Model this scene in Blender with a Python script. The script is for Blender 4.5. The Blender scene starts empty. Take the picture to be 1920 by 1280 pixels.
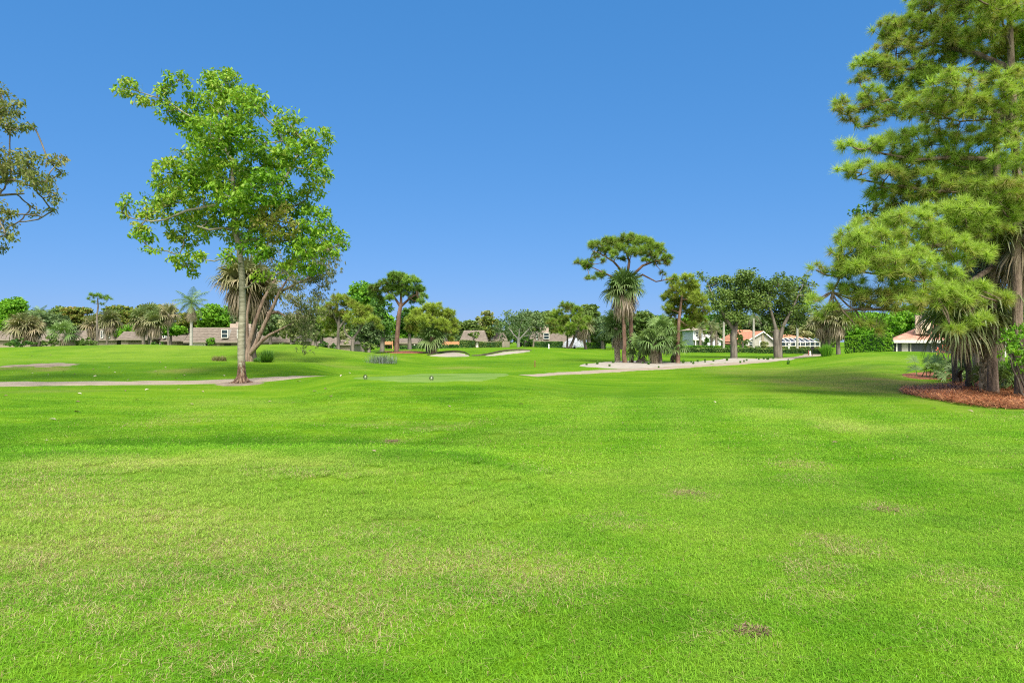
import bpy, math, random
import numpy as np
from mathutils import Vector
from mathutils.geometry import delaunay_2d_cdt

scene = bpy.context.scene
COL = scene.collection
R = math.radians

# ------------------------------------------------------------------ camera
FPX, CX, HY, CZ = 1200.0, 960.0, 640.0, 1.7
cam = bpy.data.cameras.new('camera'); cam.lens = 22.5; cam.sensor_width = 36
cam.clip_start = 0.1; cam.clip_end = 5000
camo = bpy.data.objects.new('camera', cam); COL.objects.link(camo)
camo.location = (0, 0, CZ); camo.rotation_euler = (R(90), 0, 0)
scene.camera = camo

# ------------------------------------------------------------------ sky, sun, exposure
SKY_FILL = 12.5
SUN_EL, SUN_AZ = 50.0, 168.0          # azimuth clockwise from +Y (view direction)
W = bpy.data.worlds.new('World'); scene.world = W; W.use_nodes = True
nt = W.node_tree
for n in list(nt.nodes): nt.nodes.remove(n)
sky = nt.nodes.new('ShaderNodeTexSky'); sky.sky_type = 'NISHITA'; sky.sun_disc = False
sky.sun_elevation = R(SUN_EL); sky.sun_rotation = R(SUN_AZ)
sky.altitude = 0; sky.air_density = 1.0; sky.dust_density = 0.0; sky.ozone_density = 4.0
sep = nt.nodes.new('ShaderNodeSeparateColor'); comb = nt.nodes.new('ShaderNodeCombineColor')
nt.links.new(sky.outputs[0], sep.inputs[0])
for _i, (_g, _k) in enumerate(((.73, .385), (.41, 1.15), (.36, 2.30))):   # deeper, more saturated blue
    _p = nt.nodes.new('ShaderNodeMath'); _p.operation = 'POWER'; _p.inputs[1].default_value = _g; nt.links.new(sep.outputs[_i], _p.inputs[0])
    _m = nt.nodes.new('ShaderNodeMath'); _m.operation = 'MULTIPLY'; _m.inputs[1].default_value = _k; nt.links.new(_p.outputs[0], _m.inputs[0]); nt.links.new(_m.outputs[0], comb.inputs[_i])
# white fill light added to the unseen sky overhead and behind the camera
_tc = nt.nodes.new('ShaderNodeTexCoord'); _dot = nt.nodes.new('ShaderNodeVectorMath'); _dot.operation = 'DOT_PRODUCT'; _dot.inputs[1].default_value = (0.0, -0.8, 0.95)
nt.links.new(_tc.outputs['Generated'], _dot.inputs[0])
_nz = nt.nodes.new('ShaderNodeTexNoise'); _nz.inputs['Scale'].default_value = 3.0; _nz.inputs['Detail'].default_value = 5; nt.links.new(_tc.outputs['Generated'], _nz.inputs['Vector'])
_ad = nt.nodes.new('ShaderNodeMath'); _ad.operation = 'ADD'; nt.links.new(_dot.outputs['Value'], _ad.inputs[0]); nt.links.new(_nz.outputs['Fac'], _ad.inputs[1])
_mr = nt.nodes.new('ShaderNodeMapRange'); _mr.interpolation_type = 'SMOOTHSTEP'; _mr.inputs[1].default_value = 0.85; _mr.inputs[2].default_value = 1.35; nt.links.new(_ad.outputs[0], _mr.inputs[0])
_fill = nt.nodes.new('ShaderNodeMix'); _fill.data_type = 'RGBA'; _fill.inputs[7].default_value = (SKY_FILL, SKY_FILL*.98, SKY_FILL*.94, 1); nt.links.new(_mr.outputs[0], _fill.inputs[0]); nt.links.new(comb.outputs[0], _fill.inputs[6])
bg = nt.nodes.new('ShaderNodeBackground'); bg.inputs[1].default_value = 0.066
out = nt.nodes.new('ShaderNodeOutputWorld')
nt.links.new(_fill.outputs[2], bg.inputs[0]); nt.links.new(bg.outputs[0], out.inputs[0])
sun = bpy.data.lights.new('sun', 'SUN'); sun.energy = 2.5; sun.angle = R(18.0); sun.color = (1.0, 0.93, 0.79)
suno = bpy.data.objects.new('sun', sun); COL.objects.link(suno)
_d = Vector((math.sin(R(SUN_AZ))*math.cos(R(SUN_EL)), math.cos(R(SUN_AZ))*math.cos(R(SUN_EL)), math.sin(R(SUN_EL))))
suno.rotation_euler = _d.to_track_quat('Z', 'Y').to_euler(); suno.location = (20, -20, 60)
scene.view_settings.view_transform = 'Standard'; scene.view_settings.look = 'None'
scene.view_settings.exposure = 1.5; scene.view_settings.gamma = 1; scene.view_settings.use_curve_mapping = False
cy = scene.cycles
cy.max_bounces = 7; cy.diffuse_bounces = 4; cy.glossy_bounces = 2; cy.transmission_bounces = 5; cy.transparent_max_bounces = 8
cy.use_denoising = False; cy.sample_clamp_indirect = 3; cy.sample_clamp_direct = 6; cy.filter_width = 1.15

# ------------------------------------------------------------------ tags
def tag(o, label=None, cat=None, group=None, kind=None):
    if label: o['label'] = label
    if cat: o['category'] = cat
    if group: o['group'] = group
    if kind: o['kind'] = kind
    return o
def empty(name, loc, label=None, cat=None, group=None):
    o = bpy.data.objects.new(name, None); COL.objects.link(o); o.location = loc; o.empty_display_size = 0.3
    return tag(o, label, cat, group)
def copy_tree(o, parent=None):
    c = o.copy(); COL.objects.link(c); c.parent = parent
    for ch in o.children: copy_tree(ch, c)
    return c

# ------------------------------------------------------------------ mesh building
def rawmesh(name, V, Fs, tint=None, smooth=False):
    V = np.asarray(V, np.float32).reshape(-1, 3)
    me = bpy.data.meshes.new(name)
    me.vertices.add(len(V)); me.vertices.foreach_set('co', V.ravel())
    Fs = [np.asarray(f, np.int32) for f in Fs if len(f)]
    nl = sum(f.size for f in Fs); npoly = sum(len(f) for f in Fs)
    me.loops.add(nl); me.polygons.add(npoly)
    li = np.concatenate([f.ravel() for f in Fs])
    tot = np.concatenate([np.full(len(f), f.shape[1], np.int32) for f in Fs])
    st = np.concatenate([[0], np.cumsum(tot)[:-1]]).astype(np.int32)
    me.loops.foreach_set('vertex_index', li)
    me.polygons.foreach_set('loop_start', st); me.polygons.foreach_set('loop_total', tot)
    me.polygons.foreach_set('use_smooth', np.full(npoly, bool(smooth)))
    if tint is not None:
        a = me.attributes.new('tint', 'FLOAT', 'POINT'); a.data.foreach_set('value', np.asarray(tint, np.float32))
    me.update(calc_edges=True)
    return me
class MB:
    """collects geometry for ONE mesh object"""
    def __init__(s): s.V = []; s.F4 = []; s.F3 = []; s.T = []; s.n = 0
    def add(s, V, F, t=0.5):
        V = np.asarray(V, float).reshape(-1, 3); F = np.asarray(F, int)
        if len(V) == 0 or len(F) == 0: return s
        s.V.append(V); (s.F4 if F.shape[1] == 4 else s.F3).append(F + s.n)
        s.T.append(np.full(len(V), t) if np.isscalar(t) else np.asarray(t, float)); s.n += len(V); return s
    def box(s, x0, x1, y0, y1, z0, z1, t=0.5):
        V = [(x, y, z) for z in (z0, z1) for y in (y0, y1) for x in (x0, x1)]
        F = [(0, 2, 3, 1), (4, 5, 7, 6), (0, 1, 5, 4), (2, 6, 7, 3), (0, 4, 6, 2), (1, 3, 7, 5)]
        return s.add(V, F, t)
    def tube(s, pts, rad, n=7, t=0.5, cap=True):
        pts = np.asarray(pts, float); rad = np.broadcast_to(np.asarray(rad, float), (len(pts),))
        tg = np.gradient(pts, axis=0); tg /= np.linalg.norm(tg, axis=1)[:, None] + 1e-9
        up = np.array([1.0, 0, 0]) if abs(tg[0][0]) < 0.8 else np.array([0, 1.0, 0])
        u = np.cross(tg[0], up); u /= np.linalg.norm(u)
        an = np.arange(n)*2*math.pi/n; V = []
        for i in range(len(pts)):
            u = u - tg[i]*np.dot(u, tg[i]); u /= np.linalg.norm(u) + 1e-9
            v = np.cross(tg[i], u)
            V.append(pts[i] + rad[i]*(np.cos(an)[:, None]*u + np.sin(an)[:, None]*v))
        V = np.concatenate(V); F = []
        for i in range(len(pts)-1):
            a = i*n
            for k in range(n): F.append((a+k, a+(k+1) % n, a+n+(k+1) % n, a+n+k))
        if cap:
            V = np.vstack([V, pts[-1:]+tg[-1]*rad[-1]*0.3]); c = len(V)-1; a = (len(pts)-1)*n
            s.add(V, F, t)
            s.F3.append(np.array([(a+k, a+(k+1) % n, c) for k in range(n)]) + s.n-len(V))
        else: s.add(V, F, t)
        return s
    def build(s, name, mat, parent=None, origin=(0, 0, 0), smooth=False, link=True):
        V = np.concatenate(s.V) - np.asarray(origin, float)
        me = rawmesh(name, V, ([np.concatenate(s.F4)] if s.F4 else []) + ([np.concatenate(s.F3)] if s.F3 else []), np.concatenate(s.T), smooth)
        me.materials.append(mat)
        o = bpy.data.objects.new(name, me)
        if link: COL.objects.link(o)
        if parent is not None: o.parent = parent
        else: o.location = origin
        return o

# ------------------------------------------------------------------ materials
def N(t, typ, **kw):
    n = t.nodes.new(typ)
    for k, v in kw.items(): setattr(n, k, v)
    return n
def newmat(name):
    m = bpy.data.materials.new(name); m.use_nodes = True
    t = m.node_tree; b = t.nodes['Principled BSDF']; return m, t, b
def ramp(t, fac, cols, interp='LINEAR'):
    r = N(t, 'ShaderNodeValToRGB'); e = r.color_ramp.elements; r.color_ramp.interpolation = interp
    while len(e) < len(cols): e.new(0.5)
    for i, (p, c) in enumerate(cols): e[i].position = p; e[i].color = (*c, 1)
    t.links.new(fac, r.inputs[0]); return r.outputs[0]
def mix(t, a, b, fac, mode='MIX'):
    m = N(t, 'ShaderNodeMix', data_type='RGBA', blend_type=mode)
    for s, i in ((fac, 0), (a, 6), (b, 7)):
        if isinstance(s, (int, float)): m.inputs[i].default_value = s
        elif isinstance(s, tuple): m.inputs[i].default_value = (*s[:3], 1)
        else: t.links.new(s, m.inputs[i])
    return m.outputs[2]
def math_(t, op, a, b=None, clamp=False):
    m = N(t, 'ShaderNodeMath', operation=op, use_clamp=clamp)
    for s, i in ((a, 0), (b, 1)):
        if s is None: continue
        if isinstance(s, (int, float)): m.inputs[i].default_value = s
        else: t.links.new(s, m.inputs[i])
    return m.outputs[0]
def noise(t, vec, scale, detail=3, rough=0.55):
    n = N(t, 'ShaderNodeTexNoise'); n.inputs['Scale'].default_value = scale; n.inputs['Detail'].default_value = detail
    n.inputs['Roughness'].default_value = rough
    if vec is not None: t.links.new(vec, n.inputs['Vector'])
    return n.outputs['Fac']
def mapping(t, vec, scale):
    m = N(t, 'ShaderNodeMapping'); m.inputs['Scale'].default_value = scale; t.links.new(vec, m.inputs['Vector']); return m.outputs[0]
def mat_noise(name, cols, scale=4.0, stretch=(1, 1, 1), rough=0.85, bump=0.3, detail=4, bscale=None, dist=0.02):
    m, t, b = newmat(name)
    tc = N(t, 'ShaderNodeTexCoord').outputs['Object']
    v = mapping(t, tc, stretch)
    f = noise(t, v, scale, detail, 0.65)
    k = len(cols)
    t.links.new(ramp(t, f, [(0.3+0.4*i/max(1, k-1), c) for i, c in enumerate(cols)]), b.inputs['Base Color'])
    b.inputs['Roughness'].default_value = rough
    if bump:
        bp = N(t, 'ShaderNodeBump'); bp.inputs['Strength'].default_value = bump; bp.inputs['Distance'].default_value = dist
        t.links.new(noise(t, v, bscale or scale*2.5, 4, 0.6), bp.inputs['Height']); t.links.new(bp.outputs[0], b.inputs['Normal'])
    return m
def leafmat(name, cols, trans=0.35, rough=0.5, spec=0.25):
    m, t, b = newmat(name)
    a = N(t, 'ShaderNodeAttribute', attribute_name='tint').outputs['Fac']
    k = len(cols)
    c = ramp(t, a, [(i/max(1, k-1), tuple(min(.8, q*1.35) for q in x)) for i, x in enumerate(cols)])
    t.links.new(c, b.inputs['Base Color']); b.inputs['Roughness'].default_value = rough
    b.inputs['Specular IOR Level'].default_value = spec
    tr = N(t, 'ShaderNodeBsdfTranslucent'); t.links.new(mix(t, c, (1.0, 1.0, 0.35), 0.9, 'MULTIPLY'), tr.inputs[0])
    ms = N(t, 'ShaderNodeMixShader'); ms.inputs[0].default_value = trans
    o = t.nodes['Material Output']
    t.links.new(b.outputs[0], ms.inputs[1]); t.links.new(tr.outputs[0], ms.inputs[2]); t.links.new(ms.outputs[0], o.inputs[0])
    return m
def plain(name, col, rough=0.6, metal=0.0, var=0.12, scale=3.0):
    col = tuple(c*.8 for c in col)
    d = tuple(c*(1-var) for c in col); e = tuple(min(1, c*(1+var)) for c in col)
    m = mat_noise(name, [d, col, e], scale, rough=rough, bump=0.08)
    m.node_tree.nodes['Principled BSDF'].inputs['Metallic'].default_value = metal
    return m

# ------------------------------------------------------------------ terrain heights
DN = np.array([1, 5, 7, 8.6, 11, 14, 17, 21, 24, 27, 30, 36, 44, 52, 58, 65, 72, 85, 110, 160, 400.0])
PXN = np.array([-1100, -300, 0, 150, 230, 300, 400, 450, 530, 590, 640, 700, 800, 960, 1050, 1150, 1300, 1450, 1540, 1600, 1680, 1760, 1850, 1950, 2400, 3200.0])
ZN = np.zeros((len(PXN), len(DN)))
def setz(px0, px1, vals):
    for i, p in enumerate(PXN):
        if px0 <= p <= px1:
            for d, z in vals.items(): ZN[i, list(DN).index(d)] = z
# near mound
setz(-300, 800, {5: 0.06, 7: 0.19, 8.6: 0.30, 11: -0.32, 14: -0.30, 17: -0.12})
setz(960, 960, {5: 0.03, 7: 0.06, 8.6: 0.08, 11: -0.06, 14: -0.06})
# far mounds beyond the path
for p, y in {-300: 648, 0: 650, 150: 645, 230: 642, 300: 644.5, 400: 646, 450: 645.5, 530: 642, 590: 644.5, 640: 655, 700: 660}.items():
    zc = 1.7-(y-640)*56/1200
    setz(p, p, {30: 0.12, 36: 0.55 if p < 600 else 0.3, 44: 0.35 if p < 600 else 0.35, 52: zc*0.93, 58: zc, 65: zc*0.55, 72: 0.0, 85: -0.7, 110: -0.9, 160: -1, 400: -1})
setz(800, 800, {65: 0.17, 72: 0.55, 85: 0.62, 110: 0.5})
setz(700, 700, {65: 0.4, 72: 0.45, 85: 0.4, 110: 0.3, 160: 0.0, 400: 0})
setz(960, 1050, {58: 0.1, 65: 0.18, 72: 0.66, 85: 0.85, 110: 0.72, 160: 0.5})
setz(1150, 1150, {72: 0.2, 85: 0.35, 110: 0.3})
setz(1300, 1450, {85: 0.1, 110: 0.2})
# tee
setz(640, 960, {17: 0.1, 21: 0.36, 24: 0.42, 27: 0.46, 30: -0.15, 36: -0.12})
setz(590, 590, {24: .1, 27: 0.30, 30: -0.1})
setz(1050, 1050, {21: 0.12, 24: 0.14, 27: 0.12})
# raised green in front of the tiled house
setz(1540, 1540, {36: 0.2, 44: 0.45, 52: 0.4, 58: 0.3, 65: 0.2})
setz(1600, 1760, {30: 0.15, 36: 0.5, 44: 0.95, 52: 0.9, 58: 0.7, 65: 0.5, 72: 0.4})
setz(1850, 1950, {24: 0.1, 36: 0.3, 44: 0.5, 52: 0.5})
TH = np.degrees(np.arctan((PXN-CX)/FPX)); LD = np.log(DN)
_ta = np.arange(-66, 66.01, 0.5); _la = np.arange(0, math.log(400)+0.001, 0.02)
_tmp = np.array([np.interp(_la, LD, ZN[i]) for i in range(len(PXN))])
_grid = np.array([np.interp(_ta, TH, _tmp[:, j]) for j in range(len(_la))]).T
def _blur(A, sig, ax):
    k = np.arange(-int(3*sig)-1, int(3*sig)+2); w = np.exp(-k**2/(2*sig*sig)); w /= w.sum()
    P_ = np.pad(A, [(len(k)//2,)*2 if a == ax else (0, 0) for a in (0, 1)], mode='edge')
    return np.apply_along_axis(lambda v: np.convolve(v, w, 'valid'), ax, P_)
_grid = _blur(_blur(_grid, 2.4, 0), 3.0, 1)
def G(x, y):
    x = np.asarray(x, float); y = np.asarray(y, float)
    th = np.degrees(np.arctan2(x, y)); r = np.hypot(x, y)
    D = np.maximum(r*np.cos(np.radians(np.clip(np.abs(th), 0, 60))), 1.0)
    ti = np.clip((th+66)/0.5, 0, len(_ta)-1.001); li = np.clip(np.log(D)/0.02, 0, len(_la)-1.001)
    a = ti.astype(int); b = li.astype(int); fa = ti-a; fb = li-b
    z = (_grid[a, b]*(1-fa)*(1-fb)+_grid[a+1, b]*fa*(1-fb)+_grid[a, b+1]*(1-fa)*fb+_grid[a+1, b+1]*fa*fb)
    z = z + 0.03*np.sin(x*0.55+0.4*np.sin(y*0.31))*np.sin(y*0.47+1.0)*np.clip(r/10, 0, 1) + 0.012*np.sin(x*1.3+y*0.6)*np.sin(y*1.7-x*0.3)
    return z
def g1(x, y): return float(G(x, y))
def P(px, py, D): return np.array([(px-CX)/FPX*D, D, CZ+(HY-py)/FPX*D])
def at(px, D, dz=0.0):
    x = (px-CX)/FPX*D; return np.array([x, D, g1(x, D)+dz])
_ds = np.exp(np.arange(math.log(2), math.log(400), 0.004))
def hit(px, py):
    a = (px-CX)/FPX; z = CZ+(HY-py)/FPX*_ds; g = G(a*_ds, _ds)
    w = np.nonzero(z <= g)[0]; D = _ds[w[0]] if len(w) else 300.0
    return np.array([a*D, D])

# ------------------------------------------------------------------ lawn colour (shared by the ground and the grass blades)
def sheet_blob(px, py, rx, ry, s):
    c = hit(px, py); D = c[1]; a = hit(px, py-ry); b = hit(px, py+ry)
    return (c[0], c[1], rx/FPX*D, max(0.05, min(abs(a[1]-b[1])/2, D*0.35)), s)
DRY_SHADE = [sheet_blob(*b) for b in [
    (380, 1090, 560, 190, .34), (900, 1050, 300, 60, .36), (180, 930, 200, 40, .34),     (250, 1040, 420, 110, .40), (640, 1130, 300, 110, .38), (100, 900, 260, 50, .30), (950, 1080, 190, 45, .42), (420, 1235, 330, 50, .30),
    (1290, 925, 44, 10, 1.0), (1545, 1070, 45, 15, .9), (1500, 870, 42, 9, .85), (1600, 1028, 42, 10, .9), (1661, 957, 36, 10, 1.0), (1408, 1186, 40, 14, .9), (735, 827, 26, 5, .9), (1530, 900, 60, 14, .35), (1790, 1075, 60, 14, .4),
    (1520, 1130, 70, 22, .35), (1740, 1190, 90, 28, .3), (1840, 1110, 60, 26, .25), (1460, 815, 40, 7, .2),
    (730, 795, 140, 9, .28), (860, 797, 90, 7, .5), (560, 880, 130, 14, .3), (1000, 880, 60, 5, .3), (350, 785, 90, 16, .30), (110, 733, 130, 4, .4),
    (100, 692, 60, 5, .8), (40, 690, 60, 4, .5), (335, 695, 70, 5, .6), (640, 688, 70, 5, .35), (850, 690, 60, 3, .45), (1610, 722, 200, 26, .75), (1420, 697, 150, 12, .45), (1680, 718, 110, 15, .9), (1560, 705, 160, 14, .5),  # blobs under the pines mix thin brown grass with painted shade
    (1600, 690, 150, 8, .35), (1830, 760, 130, 20, .32), (1560, 800, 90, 10, .2), (330, 960, 160, 20, .35), (740, 985, 120, 20, .3), (1170, 985, 90, 20, .25)]]
PALE_SUNLIT = [sheet_blob(*b) for b in [
    (420, 960, 700, 130, .55), (330, 866, 430, 16, 1.0), (1550, 1000, 500, 200, .22), (760, 884, 190, 9, .7),     (1570, 795, 100, 18, 1.0), (1720, 800, 60, 8, .5), (1790, 832, 55, 12, .5), (1850, 866, 45, 14, .5), (1895, 905, 36, 16, .5), (1450, 772, 120, 6, .6), (1420, 775, 120, 8, .4), (1790, 830, 90, 40, .35), (300, 655, 330, 14, .35), (600, 655, 160, 12, .25), (960, 815, 180, 12, .3), (1350, 860, 150, 40, .25), (1250, 880, 260, 60, .3),  # near mound crest and patch before the pines carry painted sunlight
    (430, 755, 140, 10, .4), (600, 770, 120, 12, .35), (1650, 672, 130, 9, .4), (900, 895, 150, 14, .25)]]
LUSH_SHADE = [sheet_blob(*b) for b in [
    (1180, 1150, 260, 75, .55), (250, 705, 330, 8, .7), (250, 685, 300, 8, .55), (330, 840, 640, 9, .9), (330, 828, 480, 9, .5), (120, 812, 420, 16, .45), (760, 850, 240, 7, .5), (850, 840, 300, 14, .4), (1100, 735, 260, 12, .45), (820, 740, 200, 12, .4), (250, 1180, 90, 22, .4), (500, 1180, 130, 24, .35),  # dark bands behind the near mound crest are painted shade
    (380, 1085, 80, 10, .4), (1900, 960, 160, 60, .25), (1500, 985, 200, 40, .25), (120, 800, 160, 30, .4), (950, 683, 260, 8, .4)]]
_rn = np.random.default_rng(99).random((256, 256))
def vnoise(x, y):
    xi = np.floor(x).astype(int); yi = np.floor(y).astype(int); fx = x-xi; fy = y-yi; fx = fx*fx*(3-2*fx); fy = fy*fy*(3-2*fy)
    q = lambda i, j: _rn[(xi+i) & 255, (yi+j) & 255]
    return (q(0, 0)*(1-fx)+q(1, 0)*fx)*(1-fy)+(q(0, 1)*(1-fx)+q(1, 1)*fx)*fy
def fbm(x, y, f): return sum(vnoise(x*f*2**k+17*k, y*f*2**k+31*k)*.5**k for k in range(4))/1.875-.5
def turf_tones(x, y):
    """dry, light and lush patches of the turf at ground points"""
    wx, wy = fbm(x, y, .9)*1.3, fbm(x+50, y+20, .9)*1.3; o = []
    for lst in (DRY_SHADE, PALE_SUNLIT, LUSH_SHADE):
        acc = np.zeros(len(x))
        for bx, by, rx, ry, st in lst:
            d = np.hypot((x-bx)/rx+wx, (y-by)/ry+wy); t = np.clip((1.25-d)/1.1, 0, 1); acc = np.maximum(acc, st*t*t*(3-2*t))
        o.append(acc)
    st = np.sin(2*math.pi*(x*.96-y*.22+.6*fbm(x, y, .12))/1.7)      # faint mowing swaths
    o[1] = np.maximum(o[1], np.clip(st, 0, 1)*.20*np.clip((x+1)/3, 0, 1)*np.clip((24-y)/6, 0, 1)); o[2] = np.maximum(o[2], np.clip(-st, 0, 1)*.16*np.clip((x+1)/3, 0, 1)*np.clip((24-y)/6, 0, 1))
    return o
def set_turf_tones(me, x, y):
    for nm, v in zip(('dry', 'light', 'lush'), turf_tones(x, y)): a = me.attributes.new(nm, 'FLOAT', 'POINT'); a.data.foreach_set('value', v.astype(np.float32))
LG = bpy.data.node_groups.new('lawn_colour', 'ShaderNodeTree')
for _n in ('Dry', 'Light', 'Lush'): LG.interface.new_socket(_n, in_out='INPUT', socket_type='NodeSocketFloat')
LG.interface.new_socket('Color', in_out='OUTPUT', socket_type='NodeSocketColor')
LG.interface.new_socket('Dry', in_out='OUTPUT', socket_type='NodeSocketFloat')
def _lawn(t):
    go = N(t, 'NodeGroupOutput')
    geo = N(t, 'ShaderNodeNewGeometry').outputs['Position']
    flat = N(t, 'ShaderNodeVectorMath', operation='MULTIPLY'); t.links.new(geo, flat.inputs[0]); flat.inputs[1].default_value = (1, 1, 0)
    pos = flat.outputs[0]
    gi = N(t, 'NodeGroupInput')
    big = noise(t, pos, 0.16, 3); med = noise(t, mapping(t, pos, (0.4, 1.0, 1)), 1.0, 5, .62); fine = noise(t, pos, 5.0, 4, .65); vf = noise(t, pos, 22.0, 3, .7)
    f = math_(t, 'ADD', math_(t, 'ADD', math_(t, 'MULTIPLY', big, .34), math_(t, 'MULTIPLY', med, .46)), math_(t, 'ADD', math_(t, 'MULTIPLY', fine, .13), math_(t, 'MULTIPLY', vf, .07)))
    green = ramp(t, f, [(.37, (.048, .148, .003)), (.46, (.086, .212, .005)), (.54, (.122, .246, .009)), (.63, (.160, .262, .020))])
    green = mix(t, green, (.205, .285, .044), gi.outputs['Light'])
    green = mix(t, green, (.042, .132, .003), gi.outputs['Lush'])
    dry_shade = gi.outputs['Dry']
    dn = math_(t, 'ADD', math_(t, 'MULTIPLY', med, .5), math_(t, 'ADD', math_(t, 'MULTIPLY', fine, .6), math_(t, 'MULTIPLY', vf, .3)))
    mr = N(t, 'ShaderNodeMapRange', interpolation_type='SMOOTHSTEP'); t.links.new(dn, mr.inputs[0]); mr.inputs[1].default_value = .5; mr.inputs[2].default_value = .9
    mr.inputs[3].default_value = 0.40; mr.inputs[4].default_value = 1.15
    d = math_(t, 'ADD', math_(t, 'MULTIPLY', dry_shade, mr.outputs[0]), math_(t, 'MULTIPLY', math_(t, 'SUBTRACT', mr.outputs[0], .9), .10), clamp=True)
    t.links.new(green, go.inputs[0]); t.links.new(d, go.inputs[1])
_lawn(LG)
def lawn_group(t, kind):
    g = N(t, 'ShaderNodeGroup'); g.node_tree = LG
    for nm, sk in (('dry', 'Dry'), ('light', 'Light'), ('lush', 'Lush')): t.links.new(N(t, 'ShaderNodeAttribute', attribute_name=nm, attribute_type=kind).outputs['Fac'], g.inputs[sk])
    return g
def mat_ground():
    m, t, b = newmat('lawn')
    g = lawn_group(t, 'GEOMETRY')
    geo = N(t, 'ShaderNodeNewGeometry').outputs['Position']
    speck = noise(t, geo, 55, 3, .7)
    straw = ramp(t, noise(t, geo, 30, 3, .7), [(.35, (.14, .115, .04)), (.65, (.30, .25, .11))])
    c = mix(t, g.outputs[0], straw, math_(t, 'MULTIPLY', g.outputs[1], .9))
    c = mix(t, c, ramp(t, speck, [(.3, (.46, .48, .44)), (.7, (1.12, 1.04, 1.15))]), 1.0, 'MULTIPLY')
    t.links.new(c, b.inputs['Base Color']); b.inputs['Roughness'].default_value = .9; b.inputs['Specular IOR Level'].default_value = .04
    bp = N(t, 'ShaderNodeBump'); bp.inputs['Strength'].default_value = .5; bp.inputs['Distance'].default_value = .03
    t.links.new(noise(t, geo, 34, 4, .7), bp.inputs['Height']); t.links.new(bp.outputs[0], b.inputs['Normal'])
    return m
def mat_blade():
    m, t, b = newmat('grass_blade')
    g = lawn_group(t, 'INSTANCER')
    rnd = N(t, 'ShaderNodeNewGeometry').outputs['Random Per Island']
    a = N(t, 'ShaderNodeAttribute', attribute_name='tint').outputs['Fac']
    hs = N(t, 'ShaderNodeHueSaturation'); t.links.new(g.outputs[0], hs.inputs['Color']); hs.inputs['Saturation'].default_value = .96
    t.links.new(math_(t, 'ADD', math_(t, 'MULTIPLY', rnd, .9), 1.08), hs.inputs['Value'])
    lie = math_(t, 'GREATER_THAN', a, 1.5)
    straw = ramp(t, math_(t, 'SUBTRACT', a, math_(t, 'MULTIPLY', lie, 2.0)), [(0, (.20, .155, .06)), (.5, (.35, .30, .14)), (1, (.52, .46, .27))])
    isd = math_(t, 'LESS_THAN', rnd, math_(t, 'ADD', math_(t, 'MULTIPLY', g.outputs[1], math_(t, 'ADD', math_(t, 'MULTIPLY', lie, 1.9), .75)), .03))
    c = mix(t, hs.outputs[0], straw, isd)
    t.links.new(c, b.inputs['Base Color']); b.inputs['Roughness'].default_value = .7; b.inputs['Specular IOR Level'].default_value = .06
    tr = N(t, 'ShaderNodeBsdfTranslucent'); t.links.new(c, tr.inputs[0])
    ms = N(t, 'ShaderNodeMixShader'); ms.inputs[0].default_value = .35
    t.links.new(b.outputs[0], ms.inputs[1]); t.links.new(tr.outputs[0], ms.inputs[2]); t.links.new(ms.outputs[0], t.nodes['Material Output'].inputs[0])
    return m
M = {}
M['lawn'] = mat_ground(); M['blade'] = mat_blade()

# ground sheet
def make_ground():
    th = np.concatenate([np.linspace(-180, -62, 50, endpoint=False), np.linspace(-62, 62, 420, endpoint=False), np.linspace(62, 180, 50, endpoint=False)])
    r = np.exp(np.arange(math.log(1.2), math.log(1800), 0.0155))
    T, RR = np.meshgrid(np.radians(th), r, indexing='ij')
    x = RR*np.sin(T); y = RR*np.cos(T); V = np.stack([x, y, G(x, y)], -1).reshape(-1, 3)
    nt_, nr = len(th), len(r)
    i = np.arange(nt_)[:, None]; j = np.arange(nr-1)[None, :]
    a = i*nr+j; b = ((i+1) % nt_)*nr+j
    F = np.stack([a, a+1, b+1, b], -1).reshape(-1, 4)
    c = len(V); V = np.vstack([V, [0, 0, g1(0, 0.01)]])
    F3 = np.stack([np.full(nt_, c), np.arange(nt_)*nr, ((np.arange(nt_)+1) % nt_)*nr], -1)
    me = rawmesh('ground', V, [F, F3], None, True); me.materials.append(M['lawn']); set_turf_tones(me, V[:, 0], V[:, 1])
    o = bpy.data.objects.new('ground', me); COL.objects.link(o); tag(o, 'rolling mown golf course lawn', None, None, 'structure')
make_ground()

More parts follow.
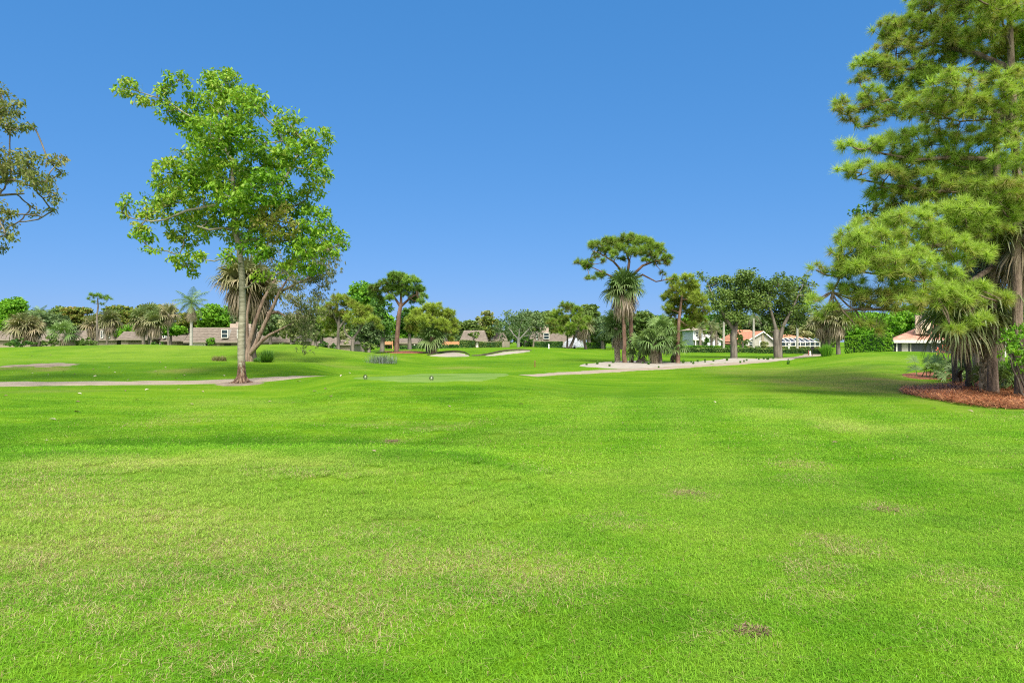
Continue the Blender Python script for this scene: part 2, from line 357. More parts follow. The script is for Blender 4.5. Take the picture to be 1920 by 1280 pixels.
# grass blades near the camera
def unit_(v): return v/(np.linalg.norm(v, axis=-1, keepdims=True)+1e-9)
def make_grass():
    rng = np.random.default_rng(5)
    def patch(name, n, size, h0, h1, w):
        x = rng.uniform(-size, size, n); y = rng.uniform(-size, size, n)
        base = np.stack([x, y, np.full(n, -.004)], -1)
        az = rng.uniform(0, 2*math.pi, n); tilt = np.abs(rng.normal(0.75, 0.42, n)).clip(0.05, 1.5); h = rng.uniform(h0, h1, n)*rng.uniform(.7, 1.3, n)
        long_ = rng.random(n) < .05; h[long_] *= 1.6; tilt[long_] = rng.uniform(1.1, 1.5, long_.sum())
        d = np.stack([np.cos(az)*np.sin(tilt), np.sin(az)*np.sin(tilt), np.cos(tilt)], -1)
        sd = np.stack([-np.sin(az+rng.normal(0, .6, n)), np.cos(az), np.zeros(n)], -1)*w*rng.uniform(.7, 1.3, n)[:, None]
        mid = base+d*(h*.55)[:, None]; mid[:, 2] += h*.1
        tip = base+d*h[:, None]; tip[:, 2] -= h*.12
        lie = rng.random(n) < .22; base[lie, 2] += rng.uniform(.006, .024, lie.sum())*h1/.042
        dl = np.stack([np.cos(az), np.sin(az), rng.normal(0, .18, n)], -1); ll = (h*rng.uniform(1.0, 2.4, n))[:, None]
        mid = np.where(lie[:, None], base+dl*ll*.5+np.array([0, 0, .004]), mid); tip = np.where(lie[:, None], base+dl*ll+rng.normal(0, .006, (n, 3)), tip)
        sd = np.where(lie[:, None], unit_(np.cross(dl, np.array([0, 0, 1.0])))*w*.75, sd)
        V = np.stack([base-sd, base+sd, mid+sd*.8, mid-sd*.8, tip], 1).reshape(-1, 3)
        k = np.arange(n)[:, None]*5
        F4 = k+np.array([0, 1, 2, 3]); F3 = k+np.array([3, 2, 4])
        me = rawmesh(name, V, [F4, F3], np.repeat(rng.random(n)+lie*2.0, 5)); me.materials.append(M['blade'])
        return bpy.data.objects.new(name, me)
    pa = patch('grass_patch', 1900, .27, .018, .042, .0017); pb = patch('grass_patch_far', 1100, .42, .016, .036, .0032)
    for nm, po, r0, r1, sp, lab in (('grass', pa, 2.2, 8.5, .30, 'short mown grass blades close to the camera'), ('grass_far', pb, 8.4, 22, .46, 'short mown grass blades in the middle of the lawn')):
        g = np.arange(-r1, r1, sp); X, Y = np.meshgrid(g, g); X = X.ravel()+rng.uniform(-.4, .4, X.size)*sp; Y = Y.ravel()+rng.uniform(-.4, .4, Y.size)*sp
        rr = np.hypot(X, Y); k = (Y > r0*.8) & (rr < r1*1.2) & (Y > r0) & (Y < r1) & (np.abs(X) < Y*.86+.5)
        if r1 > 20: k &= ~((X > Y*.6) & (Y > 15.4)) & (Y < 20.3)
        X, Y = X[k], Y[k]; n = len(X)
        me = rawmesh_points(nm, np.stack([X, Y, G(X, Y)], -1))
        set_turf_tones(me, X, Y)
        a = me.attributes.new('rz', 'FLOAT', 'POINT'); a.data.foreach_set('value', rng.uniform(0, 6.28, n).astype(np.float32))
        a = me.attributes.new('sc', 'FLOAT', 'POINT')
        fade = np.clip((21.5-Y)/7, .3, 1) if r1 > 20 else np.ones(n)
        a.data.foreach_set('value', (rng.uniform(.85, 1.2, n)*fade).astype(np.float32))
        o = bpy.data.objects.new(nm, me); COL.objects.link(o); tag(o, lab, None, None, 'stuff')
        ng = bpy.data.node_groups.new(nm+'_scatter', 'GeometryNodeTree')
        ng.interface.new_socket('Geometry', in_out='INPUT', socket_type='NodeSocketGeometry'); ng.interface.new_socket('Geometry', in_out='OUTPUT', socket_type='NodeSocketGeometry')
        gi = N(ng, 'NodeGroupInput'); go = N(ng, 'NodeGroupOutput'); ip = N(ng, 'GeometryNodeInstanceOnPoints')
        oi = N(ng, 'GeometryNodeObjectInfo'); oi.inputs['Object'].default_value = po; oi.inputs['As Instance'].default_value = True
        ar = N(ng, 'GeometryNodeInputNamedAttribute', data_type='FLOAT'); ar.inputs['Name'].default_value = 'rz'
        asn = N(ng, 'GeometryNodeInputNamedAttribute', data_type='FLOAT'); asn.inputs['Name'].default_value = 'sc'
        cx = N(ng, 'ShaderNodeCombineXYZ'); ng.links.new(ar.outputs['Attribute'], cx.inputs[2])
        cs = N(ng, 'ShaderNodeCombineXYZ'); cs.inputs[0].default_value = 1.0; cs.inputs[1].default_value = 1.0; ng.links.new(asn.outputs['Attribute'], cs.inputs[2])
        ng.links.new(gi.outputs[0], ip.inputs['Points']); ng.links.new(oi.outputs['Geometry'], ip.inputs['Instance'])
        ng.links.new(cx.outputs[0], ip.inputs['Rotation']); ng.links.new(cs.outputs[0], ip.inputs['Scale'])
        ng.links.new(ip.outputs[0], go.inputs[0])
        md = o.modifiers.new('scatter', 'NODES'); md.node_group = ng
def rawmesh_points(name, V):
    me = bpy.data.meshes.new(name); V = np.asarray(V, np.float32); me.vertices.add(len(V)); me.vertices.foreach_set('co', V.ravel()); me.update(); return me
make_grass()

# ------------------------------------------------------------------ sheets lying on the ground
def smooth_loop(pts, k=5):
    p = np.asarray(pts, float); n = len(p); o = []
    for i in range(n):
        a, b, c, d = p[i-1], p[i], p[(i+1) % n], p[(i+2) % n]
        for s in range(k):
            t = s/k; o.append(.5*((2*b)+(-a+c)*t+(2*a-5*b+4*c-d)*t*t+(-a+3*b-3*c+d)*t**3))
    return np.array(o)
def sheet(name, loop, sp, dz, mat, label, jag=0.0, zfun=None, kind='structure', cat=None):
    rng = np.random.default_rng(len(loop)); lp = np.asarray(loop, float)
    if jag: lp = lp+rng.normal(0, jag, lp.shape)
    x0, y0 = lp.min(0); x1, y1 = lp.max(0)
    gx, gy = np.meshgrid(np.arange(x0, x1, sp), np.arange(y0, y1, sp)); q = np.stack([gx.ravel(), gy.ravel()], -1)+rng.uniform(-.2, .2, (gx.size, 2))*sp
    ins = np.zeros(len(q), bool); n = len(lp)
    for i in range(n):
        a, b = lp[i], lp[(i+1) % n]
        c = ((a[1] > q[:, 1]) != (b[1] > q[:, 1])) & (q[:, 0] < (b[0]-a[0])*(q[:, 1]-a[1])/(b[1]-a[1]+1e-12)+a[0]); ins ^= c
    q = q[ins]; allp = np.vstack([lp, q])
    vs, es, fs, *_ = delaunay_2d_cdt([Vector(p) for p in allp], [(i, (i+1) % n) for i in range(n)], [], 1, 1e-5)
    v = np.array([(p.x, p.y) for p in vs]); g = G(v[:, 0], v[:, 1])
    a_ = lp; b_ = np.roll(lp, -1, 0); ab = b_-a_; tt = np.clip(np.einsum('nij,ij->ni', v[:, None, :]-a_[None], ab)/(np.einsum('ij,ij->i', ab, ab)+1e-9), 0, 1)
    de = np.min(np.linalg.norm(v[:, None, :]-a_[None]-tt[..., None]*ab[None], axis=2), axis=1)      # the rim dips just under the turf
    z = g-.025+np.clip(de/(.5 if zfun is not None else .18), 0, 1)*(dz+.025+(zfun(v) if zfun is not None else 0))
    me = rawmesh(name, np.column_stack([v, z]), [np.array([f for f in fs if len(f) == 3])], None, True); me.materials.append(mat)
    o = bpy.data.objects.new(name, me); COL.objects.link(o)
    if kind: o['kind'] = kind
    if label: o['label'] = label
    if cat: o['category'] = cat
    # face up
    me.update()
    if len(me.polygons) and sum(p.normal.z for p in me.polygons) < 0: me.flip_normals()
    return o
def ribbon_loop(c, w):
    c = np.asarray(c, float); tg = np.gradient(c, axis=0); tg /= np.linalg.norm(tg, axis=1)[:, None]
    nrm = np.stack([-tg[:, 1], tg[:, 0]], -1); w = np.broadcast_to(w, len(c))[:, None]/2
    return np.vstack([c+nrm*w, (c-nrm*w)[::-1]])
def spline(pts, k=8):
    p = np.asarray(pts, float); p = np.vstack([2*p[0]-p[1], p, 2*p[-1]-p[-2]]); o = []
    for i in range(1, len(p)-2):
        a, b, c, d = p[i-1], p[i], p[i+1], p[i+2]
        for s in range(k):
            t = s/k; o.append(.5*((2*b)+(-a+c)*t+(2*a-5*b+4*c-d)*t*t+(-a+3*b-3*c+d)*t**3))
    return np.vstack([o, p[-2:-1]])
M['path'] = mat_noise('concrete_path', [(.185, .148, .108), (.245, .20, .15), (.285, .24, .185)], 1.2, bump=.1, rough=.9)
M['sand'] = mat_noise('white_sand', [(.21, .19, .155), (.27, .245, .21), (.31, .285, .245)], 1.6, bump=.3, rough=.95, dist=.05)
M['bunk'] = mat_noise('bunker_sand', [(.20, .175, .14), (.255, .225, .185), (.29, .26, .22)], .6, bump=.3, rough=.95, dist=.05)
M['dirt'] = mat_noise('bare_dirt', [(.085, .062, .04), (.16, .125, .088), (.24, .20, .15)], 1.2, bump=.4, rough=.95)
M['mulch'] = mat_noise('pine_straw', [(.06, .018, .008), (.17, .052, .021), (.25, .095, .042), (.10, .031, .013)], 5.0, stretch=(1, 1, 1), bump=1.0, rough=.95, detail=8, dist=.06)
M['tee'] = None
def mat_tee():
    m, t, b = newmat('tee_turf')
    geo = N(t, 'ShaderNodeNewGeometry').outputs['Position']
    c = ramp(t, noise(t, mapping(t, geo, (.5, 1, 1)), 1.6, 5, .6), [(.3, (.075, .150, .018)), (.5, (.105, .182, .032)), (.7, (.145, .21, .052))])
    t.links.new(c, b.inputs['Base Color']); b.inputs['Roughness'].default_value = .85; b.inputs['Specular IOR Level'].default_value = .1
    return m
M['tee'] = mat_tee()
cl = [(-1.2*25-12, 24.6)] + [((px-CX)/FPX*D, D) for px, D in [(-200, 24.6), (0, 25.2), (220, 26), (440, 26.9), (580, 28.6), (700, 30.4), (850, 31.6), (980, 33), (1040, 34.2), (1100, 35.7), (1160, 37.8), (1240, 41.2), (1300, 44), (1400, 51), (1480, 62), (1520, 73), (1530, 90)]]
sheet('path', ribbon_loop(spline(cl), 2.6), .5, .022, M['path'], 'pale concrete cart path crossing the course')
def plxy(pts): return np.array([hit(*p) for p in pts])
sheet('tee_box', smooth_loop(plxy([(655, 708.5), (700, 714), (790, 718.5), (850, 716), (930, 711.5), (1010, 705), (960, 702), (880, 700), (760, 703)])), .4, .02, M['tee'], 'pale closely mown tee surface')
sheet('sand_bed', smooth_loop(plxy([(1078, 686), (1110, 680.5), (1150, 677.5), (1190, 676), (1230, 679), (1270, 678.5), (1310, 677), (1345, 674), (1376, 671), (1420, 672.5), (1455, 671.5), (1492, 672), (1485, 674.5), (1440, 677), (1390, 679.5), (1330, 683), (1290, 686.5), (1240, 689.5), (1180, 691), (1120, 689.5)])), .8, .03, M['sand'], 'white sandy planting bed under palms and oaks')
sheet('bare_ground', smooth_loop(plxy([(0, 685), (40, 683.5), (90, 680.5), (130, 680), (152, 684), (120, 688), (60, 688.5), (0, 688)])), .5, .02, M['dirt'], 'bare sandy dirt scar on the slope', jag=.16)
def mulch_h(v): return .05*np.sin(v[:, 0]*2.1)*np.sin(v[:, 1]*1.7)+.03
sheet('mulch_bed', smooth_loop(np.vstack([plxy([(1690, 737), (1740, 747), (1800, 758), (1860, 764), (1925, 767)]), [(18.5, 16.5), (22, 20), (21, 25.5)], plxy([(1900, 716), (1840, 712), (1800, 721), (1740, 727), (1700, 731)])])), .3, .045, M['mulch'], 'rust brown pine straw bed under the pines', jag=.05, zfun=mulch_h)
sheet('mulch_bed_far', smooth_loop(plxy([(1688, 702), (1720, 698), (1770, 697), (1830, 698), (1850, 704), (1800, 710), (1750, 712), (1705, 709)])), .3, .04, M['mulch'], 'rust brown pine straw bed behind the palms', jag=.05)
sheet('mulch_ring', smooth_loop(plxy([(725, 660.5), (740, 658), (790, 659), (800, 661.5), (760, 663), (735, 662.5)])), .6, .04, M['mulch'], 'pine straw ring under the tall pine by the bunkers')
sheet('tree_ring', smooth_loop(plxy([(398, 721), (425, 716.5), (455, 715), (500, 717.5), (480, 722), (445, 724), (415, 724)])), .25, .03, M['dirt'], 'bare soil ring around the pale trunked tree', jag=.03)
M['lip'] = mat_noise('bunker_lip_soil', [(.030, .026, .014), (.07, .06, .03)], 4, bump=.3)
def bunker(pts, top, label):
    lp = smooth_loop(plxy(pts)); o = sheet('bunker', lp, .7, .03, M['bunk'], label, kind='structure')
    m = MB(); c = spline(plxy(top), 5); n = len(c); h = .20*np.sin(np.linspace(0.15, math.pi-.15, n))**.5
    z = G(c[:, 0], c[:, 1])
    V = np.vstack([np.column_stack([c, z+.02]), np.column_stack([c+[0, .12], z+h]), np.column_stack([c+[0, .9], G(c[:, 0], c[:, 1]+.9)+.02])])
    m.add(V[:2*n], [(i, i+1, n+i+1, n+i) for i in range(n-1)]); m.build('bunker_lip', M['lip'], o, smooth=True)
    m = MB(); m.add(V[n:], [(i, i+1, n+i+1, n+i) for i in range(n-1)]); m.build('turf_edge', M['lawn'], o, smooth=True)
bunker([(800, 667), (820, 663.5), (845, 660.8), (868, 662), (880, 666), (882, 668.2), (860, 669), (830, 669)], [(800, 666.5), (820, 663), (845, 660.3), (868, 661.5), (881, 666)], 'pale sand bunker beside the two pines')
bunker([(903, 667.5), (930, 662.5), (950, 659), (978, 657.3), (997, 657.5), (990, 660.5), (962, 663.5), (932, 667)], [(884, 667.2), (903, 666.8), (930, 662), (950, 658.5), (978, 656.8), (997, 657.3)], 'pale sand bunker sloping up in front of the hedges')

# ------------------------------------------------------------------ vegetation
def unit(v): return v/(np.linalg.norm(v, axis=-1, keepdims=True)+1e-9)
def leafcloud(mb, rng, C, spread, npc, L, Wd, t0, up=.6, droop=0.15, tj=.18):
    """leaf blades around sprig centres C"""
    n = len(C)*npc
    c = np.repeat(C, npc, 0); t = np.repeat(t0, npc)+rng.normal(0, tj, n)
    off = unit(rng.normal(size=(n, 3)))*(rng.random((n, 1))**.5)*spread
    off[:, 2] *= .7; p = c+off
    nr = unit(rng.normal(size=(n, 3))+np.array([0, 0, up*1.6])+unit(off)*.5)
    d = unit(np.cross(nr, rng.normal(size=(n, 3)))); d = unit(d+unit(off)*.5-np.array([0, 0, droop]))
    s = unit(np.cross(nr, d)); l = (L*rng.uniform(.6, 1.3, n))[:, None]; w = (Wd*rng.uniform(.7, 1.25, n))[:, None]
    V = np.stack([p-d*l*.5, p+s*w*.5-nr*w*.12, p+d*l*.5-np.array([0, 0, 1])*l*droop*.6, p-s*w*.5-nr*w*.12], 1).reshape(-1, 3)
    F = np.arange(n)[:, None]*4+np.arange(4)
    mb.add(V, F, np.repeat(np.clip(t, 0, 1), 4))
def sample_lobes(rng, lobes, dens, inner=.35, top=0.0, pw=2.2):
    """lobes: (centre, (rx,ry,rz)); number of sprigs grows with lobe size"""
    C = []; Tn = []; own = []
    for k, (c, r) in enumerate(lobes):
        r = np.asarray(r, float); n = max(3, int(dens*(r.prod()**(1/3))**pw))
        u = unit(rng.normal(size=(n, 3))); u[:, 2] = np.where(rng.random(n) < top, np.abs(u[:, 2]), u[:, 2])
        rad = inner+(1-inner)*rng.random(n)**.6
        C.append(c+u*r*rad[:, None]); Tn.append(np.full(n, rng.normal(.5, .13))); own.append(np.full(n, k))
    return np.concatenate(C), np.concatenate(Tn), np.concatenate(own)
def limb_path(rng, a, b, n=6, lift=.2, wob=.06):
    a = np.asarray(a, float); b = np.asarray(b, float); L = np.linalg.norm(b-a); t = np.linspace(0, 1, n)[:, None]
    ctrl = (a+b)/2+np.array([0, 0, -lift*L*.4])+rng.normal(0, wob, 3)*L
    p = (1-t)**2*a+2*t*(1-t)*ctrl+t*t*b
    p[1:-1] += rng.normal(0, wob*.3, (n-2, 3))*L
    return p
class Skel:
    def __init__(s): s.p = []; s.r = []; s.mb = MB()
    def path(s, pts, rad, n=8):
        pts = np.asarray(pts, float); s.mb.tube(pts, rad, n)
        rad = np.broadcast_to(rad, (len(pts),))
        for i in range(len(pts)-1):
            for t in (0, .33, .66): s.p.append(pts[i]*(1-t)+pts[i+1]*t); s.r.append(rad[i]*(1-t)+rad[i+1]*t)
        s.p.append(pts[-1]); s.r.append(rad[-1])
    def attach(s, rng, q, r1=.02, rmax=.12, n=5, sides=5, zpen=1.2, minz=-1e9, lift=.2, k=.022):
        Pn = np.array(s.p); d = np.linalg.norm(Pn-q, axis=1)+np.maximum(0, Pn[:, 2]-q[2])*zpen+np.where(Pn[:, 2] < minz, 50, 0)
        i = int(np.argmin(d)); L = np.linalg.norm(Pn[i]-q)
        if L < .15: return
        r0 = min(s.r[i]*.75, rmax, .02+k*L); r0 = max(r0, r1)
        s.path(limb_path(rng, Pn[i], q, n, lift), np.linspace(r0, r1, n), sides)
def px_lobes(rng, lst, D, flat=1.0, cen=None, halfw=None, deep=1.0, dy=1.0):
    """lobes traced in the picture, spread in depth over a rounded crown"""
    xs = np.array([l[0] for l in lst]); cen = cen if cen is not None else xs.mean(); hw = halfw or max(20, (xs.max()-xs.min())/2+10)
    o = []
    for l in lst:
        px, py, r = l[:3]
        off = l[3] if len(l) > 3 else rng.uniform(-1, 1)*hw/FPX*D*deep*math.sqrt(max(.05, 1-min(1, abs(px-cen)/hw)**2))
        Dd = D+off; rr = r/FPX*Dd
        o.append((P(px, py, Dd), (rr, rr*dy, rr*flat)))
    return o
# --- leaf materials
M['leaf_hero'] = leafmat('leaf_bright_green', [(.030, .085, .006), (.075, .185, .010), (.135, .255, .016), (.205, .29, .035), (.26, .24, .07)], .38)
M['leaf_edge'] = leafmat('leaf_olive', [(.06, .085, .02), (.10, .135, .032), (.15, .165, .05), (.19, .155, .075)], .35)
M['leaf_dark'] = leafmat('leaf_dark_green', [(.012, .045, .008), (.028, .085, .012), (.055, .13, .018), (.09, .17, .03)], .3)
M['leaf_grey'] = leafmat('leaf_grey_green', [(.035, .07, .026), (.065, .115, .04), (.10, .155, .06), (.15, .20, .09)], .3)
M['leaf_oak'] = leafmat('leaf_oak_green', [(.032, .066, .014), (.064, .115, .022), (.10, .16, .034), (.15, .205, .06)], .3)
M['leaf_bright'] = leafmat('leaf_lime_green', [(.035, .12, .008), (.075, .20, .012), (.125, .28, .018), (.19, .33, .03)], .4)
M['leaf_olive'] = leafmat('leaf_rusty_olive', [(.04, .09, .012), (.085, .14, .02), (.15, .165, .03), (.22, .15, .05)], .3)
M['leaf_pale'] = leafmat('leaf_pale_green', [(.09, .14, .04), (.15, .19, .07), (.21, .23, .10), (.27, .26, .14)], .35)
M['leaf_moss'] = leafmat('leaf_hanging_grey', [(.04, .06, .02), (.07, .10, .03), (.12, .135, .06), (.19, .175, .115)], .3)
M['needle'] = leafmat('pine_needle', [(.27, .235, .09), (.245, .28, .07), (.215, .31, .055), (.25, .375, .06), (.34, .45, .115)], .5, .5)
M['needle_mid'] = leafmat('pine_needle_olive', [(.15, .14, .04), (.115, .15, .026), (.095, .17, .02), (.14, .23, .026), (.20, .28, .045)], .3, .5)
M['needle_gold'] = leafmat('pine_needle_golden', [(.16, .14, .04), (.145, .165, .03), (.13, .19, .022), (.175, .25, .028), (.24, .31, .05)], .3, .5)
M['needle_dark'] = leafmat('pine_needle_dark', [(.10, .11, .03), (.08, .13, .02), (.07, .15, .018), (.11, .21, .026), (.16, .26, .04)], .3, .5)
M['frond'] = leafmat('palm_frond', [(.235, .195, .15), (.20, .16, .105), (.145, .15, .07), (.10, .145, .05), (.16, .22, .08)], .25, .42, .35)
M['frond_blue'] = leafmat('palm_frond_green', [(.235, .195, .155), (.18, .145, .095), (.10, .14, .05), (.075, .135, .038), (.145, .22, .07)], .25, .42, .35)
M['bark_pale'] = None
M['bark_pine'] = mat_noise('bark_pine', [(.035, .024, .018), (.135, .095, .072), (.26, .20, .155)], 5.0, (1, 1, .28), bump=1.0, detail=7, bscale=7, dist=.12)
M['bark_red'] = mat_noise('bark_red_pine', [(.045, .024, .016), (.125, .070, .047), (.20, .13, .095)], 4.0, (1, 1, .3), bump=.8, detail=5, dist=.05)
M['bark_grey'] = mat_noise('bark_grey', [(.04, .034, .028), (.11, .095, .078), (.20, .18, .15)], 4.0, (1, 1, .22), bump=.7, detail=5, dist=.04)
M['bark_twist'] = mat_noise('bark_fibrous_brown', [(.035, .022, .015), (.12, .078, .054), (.22, .165, .125), (.08, .048, .032)], 5.0, (1.4, 1.4, .12), bump=1.0, detail=6, dist=.06)
M['bark_dark'] = mat_noise('bark_dark', [(.022, .018, .014), (.055, .045, .036), (.10, .08, .065)], 5.0, (1, 1, .3), bump=.8, dist=.04)
M['bark_palm'] = mat_noise('bark_palm_trunk', [(.10, .082, .065), (.18, .155, .125), (.245, .215, .18)], 3.0, (.6, .6, 5), bump=.6, dist=.03)
M['bark_royal'] = mat_noise('bark_royal_palm', [(.22, .215, .195), (.30, .29, .265), (.36, .35, .325)], 2.0, (.5, .5, 3), bump=.2)
M['boot'] = mat_noise('palm_boots', [(.10, .075, .05), (.22, .18, .13), (.38, .33, .26)], 6.0, (1, 1, 1), bump=.6)
def mat_pale_bark():
    m, t, b = newmat('bark_pale_smooth')
    tc = N(t, 'ShaderNodeTexCoord').outputs['Object']
    base = ramp(t, noise(t, mapping(t, tc, (1, 1, 5)), 3.0, 5, .6), [(.3, (.11, .105, .07)), (.5, (.19, .18, .13)), (.7, (.29, .28, .22))])
    sp = N(t, 'ShaderNodeSeparateXYZ'); t.links.new(tc, sp.inputs[0])
    mr = N(t, 'ShaderNodeMapRange'); t.links.new(math_(t, 'ADD', sp.outputs[2], math_(t, 'MULTIPLY', noise(t, mapping(t, tc, (5, 5, 1.2)), 1.6, 5, .7), 1.9)), mr.inputs[0])
    mr.inputs[1].default_value = 1.62; mr.inputs[2].default_value = 1.72; mr.inputs[3].default_value = 1; mr.inputs[4].default_value = 0
    peel = ramp(t, noise(t, mapping(t, tc, (6, 6, 2)), 2.5, 5, .7), [(.40, (.025, .013, .008)), (.5, (.08, .038, .02)), (.64, (.20, .15, .105))])
    t.links.new(mix(t, base, peel, mr.outputs[0]), b.inputs['Base Color']); b.inputs['Roughness'].default_value = .8
    bp = N(t, 'ShaderNodeBump'); bp.inputs['Strength'].default_value = .35; bp.inputs['Distance'].default_value = .02
    t.links.new(math_(t, 'ADD', noise(t, mapping(t, tc, (3, 3, 4)), 4, 4), mr.outputs[0]), bp.inputs['Height']); t.links.new(bp.outputs[0], b.inputs['Normal'])
    return m
M['bark_pale'] = mat_pale_bark()

def broadleaf(name, label, base, trunk, lobes, leaf, bark, seed, dens=40, npc=14, L=.16, Wd=.08, spread=.4, up=.6, group=None, cat='tree', twigs=1.0, rmax=.12, minz=None, inner=.35, trad=None, sides=9, top=0.0, droop=.15, tj=.18, pw=2.2, extra=None):
    """trunk: list of (points, radii) paths in world space"""
    rng = np.random.default_rng(seed); e = empty(name, base, label, cat, group); sk = Skel()
    for pts, rad in trunk: sk.path(pts, rad, sides)
    mz = base[2]+(minz if minz is not None else 0)
    order = sorted(range(len(lobes)), key=lambda i: np.min(np.linalg.norm(np.array(sk.p)-lobes[i][0], axis=1)))
    for i in order: sk.attach(rng, lobes[i][0], .025, rmax, 7, 6, minz=mz)
    C, T, own = sample_lobes(rng, lobes, dens, inner, top, pw)
    if twigs > 0:
        m = rng.random(len(C)) < twigs*.35
        for q in C[m][:900]: sk.attach(rng, q, .008, .035, 4, 4, minz=mz)
    sk.mb.build('trunk', bark, e, base, smooth=True)
    mb = MB(); leafcloud(mb, rng, C, spread, npc, L, Wd, T, up, droop, tj)
    if extra: extra(mb, rng)
    mb.build('crown', leaf, e, base)
    return e

# --- pine tufts
def tuft_templates(rng, K, L, w, k=4):
    o = []
    for _ in range(k):
        z = rng.uniform(-.35, 1, K); az = rng.uniform(0, 2*math.pi, K); s = np.sqrt(1-z*z)
        d = np.stack([s*np.cos(az), s*np.sin(az), z], -1); l = L*rng.uniform(.75, 1.15, K)[:, None]
        sd = unit(np.cross(d, rng.normal(size=(K, 3))))*w
        st = np.stack([np.zeros(K), np.zeros(K), rng.uniform(-.35, .1, K)*L], -1)
        o.append((np.stack([st-sd*.5, st+sd*.5, st+d*l], 1), d))
    return o
def pine_tufts(mb, rng, C, ax, K, L, w, t0):
    tp = tuft_templates(rng, K, L, w, 5); which = rng.integers(0, 5, len(C))
    a = unit(ax); b = unit(np.cross(a, rng.normal(size=a.shape))); c = np.cross(a, b)
    Rm = np.stack([b, c, a], -1); sc = rng.uniform(.75, 1.2, len(C))
    for k in range(5):
        m = np.nonzero(which == k)[0]
        if not len(m): continue
        T, d = tp[k]; V = np.einsum('nij,kvj->nkvi', Rm[m], T)*sc[m][:, None, None, None]
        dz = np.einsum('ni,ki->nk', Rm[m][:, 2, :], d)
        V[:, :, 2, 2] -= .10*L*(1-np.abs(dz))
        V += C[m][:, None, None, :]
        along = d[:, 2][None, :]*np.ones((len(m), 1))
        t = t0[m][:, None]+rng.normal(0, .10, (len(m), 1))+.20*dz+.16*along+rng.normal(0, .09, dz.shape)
        nn = len(m)*K
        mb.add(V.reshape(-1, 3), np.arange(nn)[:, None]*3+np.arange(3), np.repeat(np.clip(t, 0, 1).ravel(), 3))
def pine(name, label, base, trunk, lobes, seed, needle='needle_mid', bark='bark_red', dens=12, K=26, L=.34, w=.035, group=None, rmax=.1, minz=1.5, top=.45, twigs=.5, inner=.45, tm=.42, pw=2.1, lift=.25):
    rng = np.random.default_rng(seed); e = empty(name, base, label, 'pine tree', group); sk = Skel()
    for pts, rad in trunk: sk.path(pts, rad, 10)
    mz = base[2]+minz
    order = sorted(range(len(lobes)), key=lambda i: np.min(np.linalg.norm(np.array(sk.p)-lobes[i][0], axis=1)))
    for i in order: sk.attach(rng, lobes[i][0]-np.array([0, 0, lobes[i][1][2]*.35]), .025, rmax, 7, 6, minz=mz, lift=lift)
    C, T, own = sample_lobes(rng, lobes, dens, inner, top, pw)
    lc = np.array([l[0] for l in lobes])[own]
    ax = unit(C-lc)*.8+np.array([0, 0, .75])+rng.normal(0, .25, C.shape)
    m = rng.random(len(C)) < twigs
    for q, a in list(zip(C[m], unit(ax[m])))[:1100]: sk.attach(rng, q-a*L*.3, .009, .04, 4, 4, minz=mz)
    sk.mb.build('trunk', M[bark], e, base, smooth=True)
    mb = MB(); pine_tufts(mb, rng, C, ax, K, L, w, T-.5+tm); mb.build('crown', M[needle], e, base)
    return e

# --- fan palms
def fan_frond(mb, rng, o, az, el, pet, Rf, t, nseg=26, droop=.35, wseg=.05, fold=.25, span=150):
    d = np.array([math.cos(az)*math.cos(el), math.sin(az)*math.cos(el), math.sin(el)])
    s = np.array([-math.sin(az), math.cos(az), 0.0]); n = np.cross(d, s); n = n if n[2] >= -.2 else -n
    s = unit(s*math.cos(.3*rng.normal())+n*math.sin(.35*rng.normal()))
    n = np.cross(d, s)
    hub = o+d*pet; hub[2] -= pet*pet*.06
    pw = .022
    mb.add([o-s*pw, o+s*pw, hub+s*pw*.6, hub-s*pw*.6], [(0, 1, 2, 3)], min(1, t+.05))
    mb.add([o-n*pw, o+n*pw, hub+n*pw*.6, hub-n*pw*.6], [(0, 1, 2, 3)], min(1, t+.05))
    ph = np.radians(np.linspace(-span, span, nseg)+rng.normal(0, 2.5, nseg)); ln = Rf*(.72+.28*np.cos(ph*.55))*rng.uniform(.85, 1.1, nseg)
    dirs = np.cos(ph)[:, None]*d+np.sin(ph)[:, None]*s+(fold*(np.abs(np.sin(ph)))[:, None])*n*-1
    dirs = unit(dirs); sd = unit(np.cross(dirs, n))
    w = wseg*rng.uniform(.8, 1.2, nseg)[:, None]
    def pt(f, k): 
        p = hub+dirs*(ln*f)[:, None]; p[:, 2] -= droop*ln*f**2.6*k; return p
    a, b, c, e = pt(.02, 1), pt(.5, 1), pt(.82, 1.1), pt(1.0, 1.5)
    V = np.stack([a-sd*w*.25, a+sd*w*.25, b+sd*w*.55, b-sd*w*.55, c+sd*w*.33, c-sd*w*.33, e], 1).reshape(-1, 3)
    k = np.arange(nseg)[:, None]*7; tt = np.repeat(np.clip(t+rng.normal(0, .05, nseg), 0, 1), 7)
    mb.add(V, np.vstack([k+np.array([0, 1, 2, 3]), k+np.array([3, 2, 4, 5])]), tt)
    mb.add(V, k+np.array([5, 4, 6]), tt)
